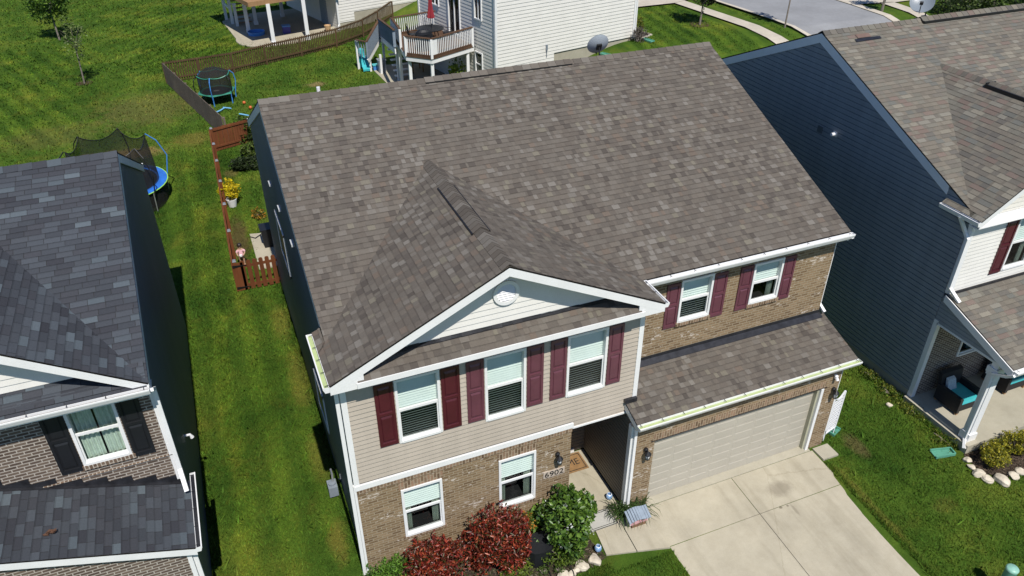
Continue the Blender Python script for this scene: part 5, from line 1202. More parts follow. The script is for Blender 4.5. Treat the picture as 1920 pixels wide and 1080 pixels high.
# stairs: upper flight along the deck's left edge down to a landing, then back out to the lawn
st0, st1, st2 = Vector((9.2, 30.4, 2.9)), Vector((9.75, 36.2, 2.1)), Vector((8.55, 35.0, 1.15))
mb = MB(); pan = MB(); top = MB()
for (a, b, sv) in ((st0, st1, Vector((-.14, -.05, 0))), (st1, st2, Vector((-.1, -.1, 0)))):
    n = 34; 
    for k in range(n): p = a + (b - a) * (k + .5) / n; pan.bar(p + sv + Zv * .10, p + sv + Zv * 1.0, .15, .025, (b - a).normalized())
    top.bar(a + sv + Zv * 1.03, b + sv + Zv * 1.03, .14, .05); mb.bar(a + sv - Zv * .12, b + sv - Zv * .12, .06, .26)
top.bar(st2 + Vector((-.1, -.1, 1.03)), st2 + Vector((-.55, .75, 1.0)), .14, .05)
for k in range(4): p = st2 + Vector((-.1, -.1, 0)) + Vector((-.45, .85, 0)) * (k / 4); pan.bar(p + Zv * .05, p + Zv * 1.0, .05, .05)
BH.part("stair_panel", pan, M['bluegrey'], deck); BH.part("stair_rail", top, M['deckwood'], deck)
for k in range(7): t_ = MB(); p = Vector((10.05, 34.6, 0)) + Vector((.0, -.26, 0)) * k + Zv * (2.0 - .24 * k); t_.obox(p, Vector((.48, 0, 0)), Vector((0, .13, 0)), Zv * .025); BH.part("stair_tread", t_, M['white'], deck)
lp_ = MB(); lp_.prism([(9.7, 33.0, 2.0), (12.5, 33.4, 2.0), (11.9, 36.6, 2.0), (9.5, 36.4, 2.0)], (0, 0, .05)); BH.part("shade_platform", lp_, M['deckwood'], deck)  # added platform, hidden behind the deck, to shade the ground beneath
for (x, y, z) in ((8.62, 35.2, 2.2), (9.75, 36.2, 2.1), (9.1, 34.4, 1.5), (8.05, 35.9, 2.1)): mb.bar((x, y, .3), (x, y, z), .13, .13)
BH.part("stair_stringer", mb, M['white'], deck)
ground_slabs("patio", [[(8.75, 36.3), (8.95, 32.0), (9.1, 28.2), (13.4, 28.6), (12.4, 35.2)]], M['conc'], lambda x, y: .36)
# things on and under the deck
T = Thing("patio_table", "round black patio table on the raised deck", "table", (11.3, 31.1, dz))
mb = MB(); mb.lathe([(.001, .68), (.75, .68), (.78, .72), (.001, .72)], (11.3, 31.1, dz), 28); T.part("tabletop", mb, M['black'])
for a in (45, 135, 225, 315): mb = MB(); q = Vector((math.cos(R(a)), math.sin(R(a)), 0)); mb.tube([Vector((11.3, 31.1, dz)) + q * .6, Vector((11.3, 31.1, dz + .69)) + q * .45], .025, 6); T.part("leg", mb, M['black'])
def patio_chair(x, y, rz, label):
    T = Thing("patio_chair", label, "chair", (x, y, dz), "black chairs around the deck table"); c = Vector((x, y, dz)); f = Vector((math.cos(rz), math.sin(rz), 0)); s = Vector((-f.y, f.x, 0))
    mb = MB(); mb.obox(c + Zv * .43, f * .24, s * .24, Zv * .02); T.part("seat", mb, M['black'])
    mb = MB(); b0 = c - f * .24 + Zv * .42
    mb.tube([b0 - s * .24, b0 - s * .22 - f * .08 + Zv * .5, b0 - f * .1 + Zv * .62, b0 + s * .22 - f * .08 + Zv * .5, b0 + s * .24], .016, 6)
    for k in (-2, -1, 0, 1, 2): mb.tube([b0 + s * .08 * k, b0 + s * .08 * k - f * .09 + Zv * .52], .008, 5)
    T.part("backrest", mb, M['black'])
    for a in (-1, 1):
        mb = MB(); mb.tube([c - f * .22 + s * .22 * a + Zv * .43, c - f * .2 + s * .25 * a + Zv * .64, c + f * .22 + s * .25 * a + Zv * .62, c + f * .22 + s * .22 * a + Zv * .43], .013, 5); T.part("armrest", mb, M['black'])
        for b in (-1, 1): mb = MB(); mb.tube([c + f * .2 * b + s * .2 * a + Zv * .43, c + f * .24 * b + s * .23 * a], .014, 5); T.part("leg", mb, M['black'])
patio_chair(10.35, 31.3, 0.0, "black metal chair on the deck, left of the round table, by the railing posts")
patio_chair(11.5, 32.1, -1.7, "black metal chair behind the round deck table")
patio_chair(12.25, 30.9, 3.0, "black metal chair on the deck between round table and glass door")
T = Thing("patio_umbrella", "folded dark red umbrella standing at the deck table", "umbrella", (11.42, 31.2, dz))
mb = MB(); mb.tube([(11.42, 31.2, dz), (11.42, 31.2, dz + 2.6)], .022, 8); T.part("pole", mb, M['black'])
mb = MB(); n = 16
prof = [(.04, 2.6), (.08, 2.2), (.12, 1.7), (.19, 1.25), (.10, 1.22)]
for i in range(len(prof) - 1):
    for k in range(n):
        def q(i_, k_): r_ = prof[i_][0] * (1.15 if k_ % 2 else .72); a = 2 * math.pi * k_ / n; return (11.42 + r_ * math.cos(a), 31.2 + r_ * math.sin(a), dz + prof[i_][1])
        mb.poly([q(i, k), q(i, (k + 1) % n), q(i + 1, (k + 1) % n), q(i + 1, k)])
T.part("canopy", mb, M['red'])
T = Thing("grill", "black covered grill at the deck railing", "grill", (10.5, 29.6, dz))
mb = MB(); mb.obox((10.5, 29.6, dz + .45), Vector((.45, .0, 0)), Vector((0, .28, 0)), Zv * .43, .92); mb.lathe([(.46, .86), (.42, 1.0), (.25, 1.1), (.001, 1.12)], (10.5, 29.6, dz), 18, 1, .62); T.part("cover", mb, M['blackp'])
T = Thing("patio_table", "tan wooden table in the shade under the deck", "table", (11.2, 34.2, .36))
mb = MB(); mb.box(10.8, 11.6, 33.7, 34.6, 1.02, 1.08); T.part("tabletop", mb, M['tanwood'])
for (x, y) in ((10.88, 33.78), (11.52, 33.78), (10.88, 34.52), (11.52, 34.52)): mb = MB(); mb.bar((x, y, .36), (x, y, 1.02), .07, .07); T.part("leg", mb, M['tanwood'])
T = Thing("toy_slide", "turquoise plastic toy slide at the foot of the deck stairs", "toy slide", (8.35, 36.3, .33))
mb = MB(); mb.obox((8.35, 36.3, .75), Vector((.22, 0, 0)), Vector((0, .22, 0)), Zv * .42, .8); mb.lathe([(.001, 0), (.2, .02), (.17, .25), (.001, .33)], (8.35, 36.3, 1.15), 12); T.part("tower", mb, M['teal'])
mb = MB(); mb.prism([(8.3, 36.05, 1.05), (8.3, 36.05, .92), (8.15, 35.1, .38), (8.15, 35.1, .5)], (.42, 0, 0)); mb.bar((8.28, 36.05, 1.12), (8.12, 35.1, .6), .05, .12); mb.bar((8.74, 36.05, 1.12), (8.58, 35.1, .6), .05, .12); T.part("chute", mb, M['teal'])
T = Thing("storage_bin", "dark grey plastic bin under the deck stairs", "bin", (9.2, 34.7, .36)); mb = MB(); mb.obox((9.2, 34.7, .72), Vector((.2, 0, 0)), Vector((0, .2, 0)), Zv * .36, 1.12); T.part("bin_body", mb, M['grey_pl']); mb = MB(); mb.box(8.95, 9.45, 34.45, 34.95, 1.08, 1.13); T.part("lid", mb, M['grey_pl'])
T = Thing("storage_tub", "small bright blue tub on the patio edge", "tub", (9.0, 35.3, .36)); mb = MB(); mb.obox((9.0, 35.3, .5), Vector((.2, 0, 0)), Vector((0, .16, 0)), Zv * .14, 1.12); T.part("tub_body", mb, M['blue_pl']); mb = MB(); mb.box(8.76, 9.24, 35.1, 35.5, .63, .67); T.part("lid", mb, M['teal'])
shrub("shrub", "bright green leafy plant under the deck of the white house", "plant", (12.5, 30.2, .36), (12.5, 30.2, 1.15), (.5, .45, .75), 500, .16, [(.25, .34, .05), (.16, .26, .04)], 61, aspect=.7)
# bed at the far corner of the white house
ground_slabs("flower_bed_edging", [[(23.75, 29.3), (25.0, 29.9), (24.6, 31.2), (23.6, 30.6)]], M['walk'], lambda x, y: terrain(x, y) + .07, .2)
mulch_bed("corner_bed", [(23.82, 29.42), (24.88, 29.95), (24.52, 31.05), (23.68, 30.5)], .085, 300, [(.09, .06, .045), (.05, .035, .03)], 8)
shrub("shrub", "small yellow-green bush in the bed at the white house's far corner", "shrub", (24.2, 30.5, 2.2), (24.2, 30.5, 2.62), (.42, .42, .42), 900, .09, [(.16, .17, .02), (.08, .11, .02), (.22, .20, .02)], 62)
shrub("dead_plant", "bare grey withered plant against the white house's corner", "plant", (23.5, 29.0, 2.05), (23.5, 29.0, 2.45), (.42, .42, .5), 500, .16, [(.16, .13, .11), (.07, .055, .05), (.28, .25, .22)], 63, aspect=.15, stems=14)
def splash(x, y, z, rz, label, q=1.0):
    T = Thing("splash_block", label, "splash block", (x, y, z)); f = Vector((math.cos(rz), math.sin(rz), 0)); s = Vector((-f.y, f.x, 0)); c = Vector((x, y, z))
    mb = MB(); mb.prism([c - f * (.36 * q) - s * (.14 * q), c - f * (.36 * q) + s * (.14 * q), c + f * (.36 * q) + s * (.17 * q), c + f * (.36 * q) - s * (.17 * q)], Zv * .02); T.part("tray", mb, M['green_pl'])
    mb = MB()
    for k in (-1, 1): mb.bar(c - f * (.36 * q) + s * (.14 * q) * k + Zv * .04, c + f * (.36 * q) + s * (.17 * q) * k + Zv * .02, .035, .08)
    mb.bar(c - f * (.36 * q) - s * (.14 * q) + Zv * .04, c - f * (.36 * q) + s * (.14 * q) + Zv * .04, .035, .08); T.part("rim", mb, M['green_pl'])
splash(24.1, 28.9, terrain(24.1, 28.9) + .03, -1.2, "green plastic splash block by the withered plant of the white house")
splash(20.9, 28.1, terrain(20.9, 28.1) + .03, -1.1, "green plastic splash block at the middle of the white house's wall")
splash(15.28, -1.86, terrain(15.28, -1.86) + .03, 2.9 + math.pi * 0, "turquoise green splash block under the downspout of the covered porch", .8)
splash(13.0, .12, terrain(12.93, -.1) + .02, -1.2, "dull green splash block beside the garage corner, behind the white trellis")

# ================================================================ second house, top left
T2 = R(15); cu_, cv_ = Vector((math.cos(T2), math.sin(T2), 0)), Vector((-math.sin(T2), math.cos(T2), 0)); C0 = Vector((8.76, 44.96, 0))
FH = Thing("patio_house", "white-sided house with white deck posts over a curved patio, at the top edge", "house", (8.76, 44.96, .35))
def fw2(x, y, z): return C0 + cu_ * x + cv_ * y + Zv * z
mb = MB(); siding(mb, fw2(0, 0, 0), cu_, Zv, -cv_, [rectpoly(0.05, 1.25, .85, 9), rectpoly(1.25, 9, 1.45, 9)], exp=.19, depth=.022, dutch=False); FH.part("siding_wall", mb, M['vinyl'])
mb = MB(); siding(mb, fw2(0, 0, 0), -cv_, Zv, -cu_, [rectpoly(-9, -.06, .4, 9)], exp=.19, depth=.016, dutch=False); FH.part("siding_wall", mb, M['vinyl'])
mb = MB(); mb.obox(fw2(4.5, 4, .7), cu_ * 4.48, cv_ * 3.98, Zv * .75); FH.part("foundation", mb, M['conc2'])
mb = MB(); mb.obox(fw2(4.4, 4.4, 9.05), cu_ * 4.8, cv_ * 4.8, Zv * .06); FH.part("roof", mb, M['ply'])
mb = MB(); mb.bar(fw2(0, 0, .4), fw2(0, 0, 9), .13, .13, cu_); FH.part("trim_board", mb, M['white'])
mb = MB(); mb.bar(fw2(-.06, -.1, .75), fw2(-.06, -.1, 9), .09, .08, cu_); mb.bar(fw2(-.06, -.1, .78), fw2(-.3, -.35, .5), .09, .07, cu_); FH.part("downspout", mb, M['white'])
mb = MB(); mb.obox(fw2(-.03, 2.2, 1.45), cu_ * .04, cv_ * .5, Zv * 1.05); FH.part("patio_door", mb, M['bluegrey'])
mb = MB(); mb.obox(fw2(-3.2, 3.6, 3.12), cu_ * 3.2, cv_ * 4.2, Zv * .14); dk = FH.part("deck", mb, M['tanwood'])
for (x, y, hh) in ((3.97, 43.1, 3.0), (6.3, 43.51, 3.0), (2.76, 46.71, 3.0), (3.5, 48.7, 3.0), (5.6, 50.2, 3.0)):
    mb = MB(); mb.bar((x, y, .35), (x, y, hh), .24, .24); mb.bar((x, y, .35), (x, y, .6), .3, .3); FH.part("deck_post", mb, M['white'], dk)
for (x, y, hh) in ((1.64, 50.9, 3.6), (1.95, 49.49, 3.4), (2.21, 48.76, 1.9)):
    mb = MB(); mb.bar((x, y, .35), (x, y, hh), .2, .2); mb.obox((x, y, hh), Vector((.14, 0, 0)), Vector((0, .14, 0)), Zv * .04); FH.part("stair_post", mb, M['white'], dk)
mb = MB(); mb.bar((1.64, 50.9, 1.6), (1.95, 49.49, 1.45), .08, .14); mb.bar((1.64, 50.9, 3.3), (1.95, 49.49, 3.1), .08, .14); FH.part("stair_rail", mb, M['white'], dk)
for k in range(8): mb = MB(); mb.obox((2.75 - .02 * k, 49.2 + .28 * k, .5 + .2 * k), Vector((.5, .1, 0)), Vector((-.03, .14, 0)), Zv * .02); FH.part("stair_tread", mb, M['tanwood'], dk)
arc = [(8.75, 44.7), (8.3, 52.5), (2.4, 52.0), (1.3, 50.5)] + [(3.45 + 1.75 * math.cos(a) , 44.9 + 2.1 * math.sin(a)) for a in [R(x) for x in range(165, 275, 12)]] + [(5.5, 43.1)]
ground_slabs("curved_patio", [arc], M['conc'], lambda x, y: .40)
T = Thing("toy_box", "dark blue box in the shade on the curved patio", "box", (5.2, 45.6, .4)); mb = MB(); mb.box(4.95, 5.45, 45.4, 45.9, .4, .85); T.part("box_body", mb, paint("dark_blue_plastic", (.04, .04, .25), .5)); mb = MB(); mb.box(4.92, 5.48, 45.37, 45.93, .85, .9); T.part("lid", mb, M['blue_pl'])
T = Thing("wading_pool", "round blue paddling pool on the curved patio behind a post", "pool", (3.2, 46.0, .4)); mb = MB(); mb.lathe([(.001, .03), (.5, .03), (.54, .22), (.58, .22), (.56, 0)], (3.2, 46.0, .4), 24); T.part("pool_body", mb, M['blue_pl'])
T = Thing("planter", "tan planter against the siding at the curved patio's right end", "planter", (7.95, 44.95, .4)); mb = MB(); mb.lathe([(.001, 0), (.16, 0), (.24, .4), (.21, .4), (.19, .33), (.001, .33)], (7.95, 44.95, .4), 16); T.part("pot", mb, paint("tan_clay", (.5, .33, .18), .8))

# ================================================================ street corner, top right
zs = 2.13
def zt(o): return lambda x, y: terrain(x, y) + o
def strip(name, segs, mat, off, step=2.0):
    mb = MB()
    for s in segs: draped(mb, s, off, step)
    return tag(mb.build(name, mat), None, None, kind="structure")
def sx(y, x36, k): return x36 + (36 - y) * k
strip("sidewalk", [[(sx(15, 30.45, .098), 15), (sx(15, 31.5, .098), 15), (sx(36.1, 31.5, .098), 36.1), (sx(36.1, 30.45, .098), 36.1)], [(sx(36.1, 30.45, .098), 36.1), (sx(36.1, 31.5, .098), 36.1), (sx(70, 31.5, .098), 70), (sx(70, 30.45, .098), 70)]], M['walk'], .10)
strip("neighbour_driveway", [[(24.0, 37.5), (27.2, 36.0), (30.4, 36.0), (33.2, 37.0), (33.0, 44.0), (24.0, 44.5)]], M['walk'], .12)
strip("curb", [[(sx(10, 33.2, .085), 10), (sx(10, 33.5, .085), 10), (sx(70, 33.5, .085), 70), (sx(70, 33.2, .085), 70)]], M['walk'], .16)
strip("road", [[(sx(10, 33.5, .085), 10), (41.3, 10), (41.6, 70), (sx(70, 33.5, .085), 70)]], M['asph'], .06, 3.0)
strip("far_gutter", [[(41.3, 10), (41.9, 10), (42.2, 70), (41.6, 70)]], M['walk'], .10, 3)
strip("far_driveway", [[(41.95, 31.0), (44.6, 30.4), (56, 30.6), (56, 38), (42.0, 38)]], M['walk'], .09, 3)
strip("far_sidewalk", [[(43.3, 12), (44.3, 12), (44.65, 30.5), (43.65, 30.8)]], M['walk'], .09, 2)
tree("young_tree", "young street tree with a full bronze-green crown beside the sidewalk, in a mulch ring", "tree", (29.0, 30.8, terrain(29, 30.8)), 1.05, (29.2, 30.9, terrain(29, 30.8) + 2.35), (1.0, 1.0, 1.15), 3200, .16, [(.10, .065, .03), (.05, .06, .018), (.12, .12, .03), (.035, .03, .018)], 71, .06, 50, ring=.65)
tree("young_tree", "thin bare-looking young tree on the strip between sidewalk and road", "tree", (34.0 - .35, 28.3, terrain(33.6, 28.3)), 2.3, (33.9, 28.5, terrain(33.6, 28.3) + 3.4), (.75, .75, .8), 900, .14, [(.08, .05, .03), (.05, .035, .025), (.10, .08, .03)], 72, .045, 30)
tree("young_tree", "young tree on the grass wedge across the road, trunk base in view", "tree", (42.3, 29.1, terrain(42, 29)), 1.3, (42.5, 29.2, terrain(42, 29) + 2.3), (.9, .9, .9), 1500, .15, [(.05, .04, .02), (.08, .06, .03)], 73, .08, 40)
for k, (x, y, r_) in enumerate(((46.3, 26.9, 1.2), (48.3, 27.2, 1.3), (50.5, 27.3, 1.4), (53.6, 26.9, 1.2))):
    z = terrain(x, y); shrub("shrub", ["dark green bush behind the pale satellite dish", "dense green bush across the road, second right of the pale dish", "dense green bush across the road, third right of the pale dish", "dark bush across the road at the far right end of the row"][k], "shrub", (x, y, z), (x, y, z + r_ * .8), (r_, r_, r_), 1600, .2, [(.035, .06, .015), (.06, .10, .02), (.02, .032, .012), (.09, .13, .025)], 75 + k, group="bushes across the road")

# ================================================================ fences
def fence_path(label, name, pts, h, mat, sp, pw, pt, side, post_every=2.3, caps=False, pointed=True, rails=(.22, .95), group=None, solid=False, capmat=None):
    """picket fence along pts; rails and posts on the given side (+1 left of travel, -1 right)"""
    T = Thing(name, label, "fence", (pts[0][0], pts[0][1], terrain(*pts[0])), group); rnd = random.Random(len(pts) * 7 + int(h * 100))
    for i in range(len(pts) - 1):
        a, b = Vector((*pts[i], 0)), Vector((*pts[i + 1], 0)); L_ = (b - a).length; d = (b - a) / L_; s = Vector((-d.y, d.x, 0)) * side
        nb = max(1, round(L_ / post_every))
        for j in range(nb):
            p0, p1 = a + d * L_ * j / nb, a + d * L_ * (j + 1) / nb
            mb = MB(); n = max(1, int((p1 - p0).length / sp))
            for k in range(n):
                c = p0 + (p1 - p0) * (k + .5) / n; z = terrain(c.x, c.y) + .03; hh = h * rnd.uniform(.985, 1.015); q = pw / 2; tl = d * rnd.uniform(-.006, .006)
                if pointed: out = [c - d * q + Zv * z, c + d * q + Zv * z, c + d * q + tl + Zv * (z + hh - .07), c + d * q * .45 + tl + Zv * (z + hh), c - d * q * .45 + tl + Zv * (z + hh), c - d * q + tl + Zv * (z + hh - .07)]
                else: out = [c - d * q + Zv * z, c + d * q + Zv * z, c + d * q + tl + Zv * (z + hh), c - d * q + tl + Zv * (z + hh)]
                mb.prism(out, s * -pt)
            T.part("picket_panel", mb, mat)
            mb = MB()
            for r_ in rails:
                za, zb = terrain(p0.x, p0.y), terrain(p1.x, p1.y); mb.bar(p0 + s * .022 + Zv * (za + h * r_), p1 + s * .022 + Zv * (zb + h * r_), .04, .09)
            T.part("rail", mb, mat)
        for j in range(nb + (1 if i == len(pts) - 2 else 0)):
            p = a + d * L_ * j / nb + s * .09; z = terrain(p.x, p.y); mb = MB(); mb.bar(p + Zv * (z - .1), p + Zv * (z + h * (1.04 if caps else .97)), .1, .1); po = T.part("post", mb, mat)
            if caps: mb = MB(); mb.obox(p + Zv * (z + h * 1.04 + .03), Vector((.065, 0, 0)), Vector((0, .065, 0)), Zv * .03, .7); T.part("post_cap", mb, capmat or M['steel'], po)
    return T
fence_path("long brown picket fence across the back lawns, in front of the curved patio", "picket_fence", [(-2.95, 37.55), (0.87, 38.14), (2.94, 39.0), (5.22, 39.86), (7.69, 41.02), (9.85, 42.6), (12.6, 45.0)], 1.22, M['fence_brown'], .135, .075, .02, -1)
fence_path("weathered grey close-boarded fence running from the brown fence corner toward the house", "board_fence", [(-0.55, 27.3), (-2.95, 37.5)], 1.2, M['fence_grey'], .105, .1, .02, -1, pointed=False)
RF = fence_path("red-brown stained yard fence with steel-capped posts and a picket gate beside the brick house", "yard_fence", [(0.95, 26.75), (-1.24, 25.95), (-1.30, 22.0), (-1.38, 17.6), (-1.47, 13.05)], 1.14, M['fence_red'], .118, .112, .02, 1, post_every=2.1, caps=True, pointed=False)
mb = MB()
zg_ = terrain(-.7, 13) + .04
for k in range(7):
    x0 = -1.42 + .205 * k; w_ = .34 if k == 0 else .14; 
    if k == 0: mb.box(-1.50, -1.13, 12.98, 13.0, zg_, zg_ + 1.10); continue
    mb.prism([(x0, 12.98, zg_), (x0 + w_, 12.98, zg_), (x0 + w_, 12.98, zg_ + 1.10), (x0 + w_ * .8, 12.98, zg_ + 1.15), (x0 + w_ * .2, 12.98, zg_ + 1.15), (x0, 12.98, zg_ + 1.10)], (0, .02, 0))
for z in (.16, .92): mb.box(-1.5, 0.0, 13.0, 13.035, zg_ + z - .05, zg_ + z + .05)
gate = RF.part("gate", mb, M['fence_red'])
mb = MB()
for z in (.12, .98):
    mb.prism([(-1.48, 12.965, zg_ + z - .05), (-1.40, 12.965, zg_ + z - .045), (-1.0, 12.965, zg_ + z), (-1.40, 12.965, zg_ + z + .045), (-1.48, 12.965, zg_ + z + .05)], (0, .014, 0))
RF.part("hinge", mb, M['black'], gate)
fence_path("short dark picket fence behind the brown ridge, against the white house's wall", "picket_fence", [(15.6, 26.2), (16.9, 26.5)], 1.25, M['fence_brown'], .2, .08, .02, 1)

# ================================================================ trampolines
def trampoline(label, c, r, zb, h, nsides, pad, edge, mat_, legm, polem, polecols, topr, skirt, seed):
    T = Thing("trampoline", label, "trampoline", (c[0], c[1], c[2])); C_ = Vector(c); n = nsides
    def pt(k, rr, z, m=n): a = 2 * math.pi * k / m + .25; return C_ + Vector((rr * math.cos(a), rr * math.sin(a), z))
    seg = n if n < 10 else 36
    mb = MB(); mb.poly([pt(k, r * .80, zb - .005, seg) for k in range(seg)]); T.part("mat", mb, mat_)
    mb = MB()
    for k in range(seg):
        A, B, D, E = pt(k, r * .80, zb + .01, seg), pt(k + 1, r * .80, zb + .01, seg), pt(k + 1, r, zb + .01, seg), pt(k, r, zb + .01, seg)
        m1, m2 = (A + E) / 2 + Zv * .03, (B + D) / 2 + Zv * .03
        mb.poly([A, B, m2, m1]); mb.poly([m1, m2, D, E]); mb.poly([E, D, D - Zv * .03, E - Zv * .03])
    T.part("pad", mb, pad)
    mb = MB(); mb.tube([pt(k, r * 1.01, zb - .01, seg) for k in range(seg + 1)], .022, 6, False); T.part("rim", mb, edge)
    if skirt:
        mb = MB()
        for k in range(seg): mb.poly([pt(k, r * .98, zb - .03, seg), pt(k + 1, r * .98, zb - .03, seg), pt(k + 1, r * .94, .05, seg), pt(k, r * .94, .05, seg)])
        T.part("skirt_net", mb, M['net_dark'])
    np_ = 6
    for k in range(np_):
        mb = MB(); mb.tube([pt(k, r * 1.0, zb, np_), pt(k, r * .98, 0.02, np_)], .03 if not skirt else .022, 8); T.part("leg", mb, legm)
        mb = MB(); mb.tube([pt(k, r * 1.02, zb - .2, np_), pt(k, r * 1.12, zb + (h - zb) * .4, np_), pt(k, r * (topr + .18), zb + (h - zb) * .8, np_), pt(k, r * topr, h, np_)], .024, 8); T.part("pole", mb, polecols[k % len(polecols)])
    mb = MB(); sub = 8; top = []
    for k in range(np_):
        for s in range(sub):
            t = s / sub; a = pt(k, r * topr * .98, h - .02, np_); b = pt(k + 1, r * topr * .98, h - .02, np_); p = a + (b - a) * t; p.z -= (.30 if skirt else .08) * 4 * t * (1 - t) * (1.0 if skirt else 1); 
            if not skirt: p.z += .0
            top.append(p)
    m = np_ * sub
    for k in range(m):
        lo = [pt(j, r * .84, zb, m) for j in (k, k + 1)]; q0, q1 = top[k], top[(k + 1) % m]
        m0 = (lo[0] + q0) / 2 + (Vector((q0.x, q0.y, 0)) - Vector((C_.x, C_.y, 0))).normalized() * .02; m1 = (lo[1] + q1) / 2 + (Vector((q1.x, q1.y, 0)) - Vector((C_.x, C_.y, 0))).normalized() * .02
        mb.poly([lo[0], lo[1], m1, m0]); mb.poly([m0, m1, q1, q0])
    T.part("safety_net", mb, M['net'])
    mb = MB(); mb.tube(top + [top[0]], .018, 5, False); T.part("net_edge", mb, M['black'])
    return T, pt, top
trampoline("large trampoline with blue pad and sagging black net behind the slate-roofed house", (-5.25, 22.3, terrain(-5.25, 22.3)), 1.95, .92, 2.75, 36, M['blue_pad'], M['lime_pl'], M['black'], M['steel'], None, [M['blue_pl'], M['black'], M['black'], M['black'], M['black'], M['black']], .80, True, 1)
T, pt_, top_ = trampoline("small trampoline with green hexagonal pad and domed net inside the fenced lawn", (-0.42, 33.25, terrain(-.42, 33.25)), 1.02, .58, 1.55, 6, M['tgreen'], M['tgreen'], M['black'], M['blue_pl'], None, [M['blue_pl'], M['black']], .88, False, 2)
mb = MB(); cz = Vector((-.42, 33.25, terrain(-.42, 33.25) + 1.85))
for k in range(6):
    a, b = top_[k * 8], top_[((k + 1) % 6) * 8]; am = a + (cz - a) * .5 + Zv * .10; bm_ = b + (cz - b) * .5 + Zv * .10
    mb.poly([a, b, bm_, am]); mb.poly([am, bm_, cz])
T.part("net_roof", mb, M['net'])
mb = MB(); mb.tube(top_ + [top_[0]], .03, 5, False); T.part("net_band", mb, M['tgreen'])
mb = MB(); mb.lathe([(.001, 0), (.14, 0), (.14, .006), (.001, .006)], (-.42, 33.25, terrain(-.42, 33.25) + .58), 20, 1.2, .7); T.part("mat_emblem", mb, M['matwhite'])

# loose toys on the fenced lawn
for k, (a, b, lab) in enumerate((((-.71, 31.2), (-.22, 31.75), "blue foam tube on the lawn, nearest the grey fence"), ((-.28, 31.82), (.10, 31.5), "short blue foam tube touching another below the small trampoline"), ((.42, 30.5), (.85, 30.05), "blue foam tube on the lawn beside the roof corner"))):
    za, zb = terrain(*a) + .08, terrain(*b) + .08; mb = MB(); m_ = ((a[0] + b[0]) / 2 + .03, (a[1] + b[1]) / 2 - .02, (za + zb) / 2); mb.tube([(*a, za), m_, (*b, zb)], .04, 10); tag(mb.build("foam_tube", paint("light_blue_foam", (.16, .42, .66), .7) if k == 0 else bpy.data.materials["light_blue_foam"], origin=(*a, za)), lab, "foam tube", "blue foam tubes on the lawn")
for (x, y, lab) in ((.84, 32.1, "orange ball on the lawn, farther from the roof corner"), (1.07, 31.2, "orange ball on the lawn, just above the roof corner")):
    z = terrain(x, y); mb = MB(); mb.lathe([(.09 * math.sin(a), .09 - .09 * math.cos(a)) for a in [math.pi * i / 10 for i in range(11)]], (x, y, z + .02), 16); tag(mb.build("ball", M['orange'], origin=(x, y, z), smooth=True), lab, "ball", "orange balls on the lawn")

# ================================================================ trees and plants of the back lawns
tree("young_tree", "young tree with dense dark green oval crown, top left on the lawn", "tree", (-9.4, 50.0, terrain(-9.4, 50)), 1.55, (-9.45, 50.1, terrain(-9.4, 50) + 2.95), (1.22, 1.22, 1.55), 4200, .17, [(.075, .16, .018), (.11, .21, .022), (.035, .08, .012), (.15, .24, .03)], 81, .055, 70, shell=.6)
tree("young_tree", "thin sapling with sparse pale foliage standing on the mown lawn", "tree", (-7.42, 39.4, terrain(-7.42, 39.4)), 1.6, (-7.25, 39.3, terrain(-7.42, 39.4) + 2.55), (.75, .75, 1.2), 560, .13, [(.14, .20, .05), (.19, .24, .07), (.09, .13, .035)], 82, .04, 26, shell=.2, ring=.45)
shrub("forsythia", "bright yellow flowering bush in the fenced side yard", "bush", (-1.02, 20.0, .32), (-1.0, 20.05, .95), (.46, .42, .36), 2400, .085, [(.72, .56, .008), (.80, .65, .015), (.60, .44, .01), (.34, .32, .02)], 83, aspect=.55, clumps=26, shell=.6)
T = Thing("plant_pot", "white pot beneath the yellow bush", "pot", (-.98, 19.82, .32)); mb = MB(); mb.lathe([(.001, 0), (.15, 0), (.22, .36), (.19, .36), (.17, .3), (.001, .3)], (-.98, 19.78, .32), 20); T.part("pot_body", mb, M['whitepl'])
shrub("shrub", "dark leafy shrub overhanging the fence corner behind the house", "shrub", (.42, 26.9, .32), (.42, 26.85, .92), (.50, .52, .58), 1300, .17, [(.04, .075, .012), (.07, .12, .016), (.025, .04, .01), (.11, .16, .03)], 84, clumps=40)
shrub("shrub", "light green shrub at the red-brown fence, near the house wall", "shrub", (.30, 24.6, .32), (.30, 24.5, .75), (.40, .45, .42), 900, .14, [(.07, .12, .016), (.12, .16, .03), (.05, .08, .015)], 85, clumps=30)
shrub("shrub", "dark spiky plant casting shade in the fenced yard", "plant", (.02, 23.4, .32), (.0, 23.3, .62), (.62, .3, .3), 700, .2, [(.02, .035, .012), (.035, .055, .015)], 86, aspect=.25)
shrub("flower_clump", "small orange flowering clump at the wall of the brick house", "plant", (-.1, 18.4, .32), (-.1, 18.35, .5), (.26, .34, .18), 420, .08, [(.42, .20, .02), (.35, .24, .03), (.06, .09, .015)], 87)
T = Thing("waste_bin", "black bin in shadow on the paved pad beside the house", "bin", (-.02, 15.9, .35)); mb = MB(); mb.obox((.02, 15.9, .72), Vector((.22, 0, 0)), Vector((0, .26, 0)), Zv * .36, 1.15); T.part("bin_body", mb, M['blackp']); mb = MB(); mb.box(-.27, .3, 15.6, 16.2, 1.08, 1.14); T.part("lid", mb, M['blackp'])
mb = MB(); mb.tube([(-.62, 16.7, .40), (-.45, 16.5, .41), (-.2, 16.75, .41), (-.05, 16.95, .45)], .018, 6); tag(mb.build("garden_hose", M['black'], origin=(-.62, 16.7, .40)), "thin black hose across the paved pad", "hose")

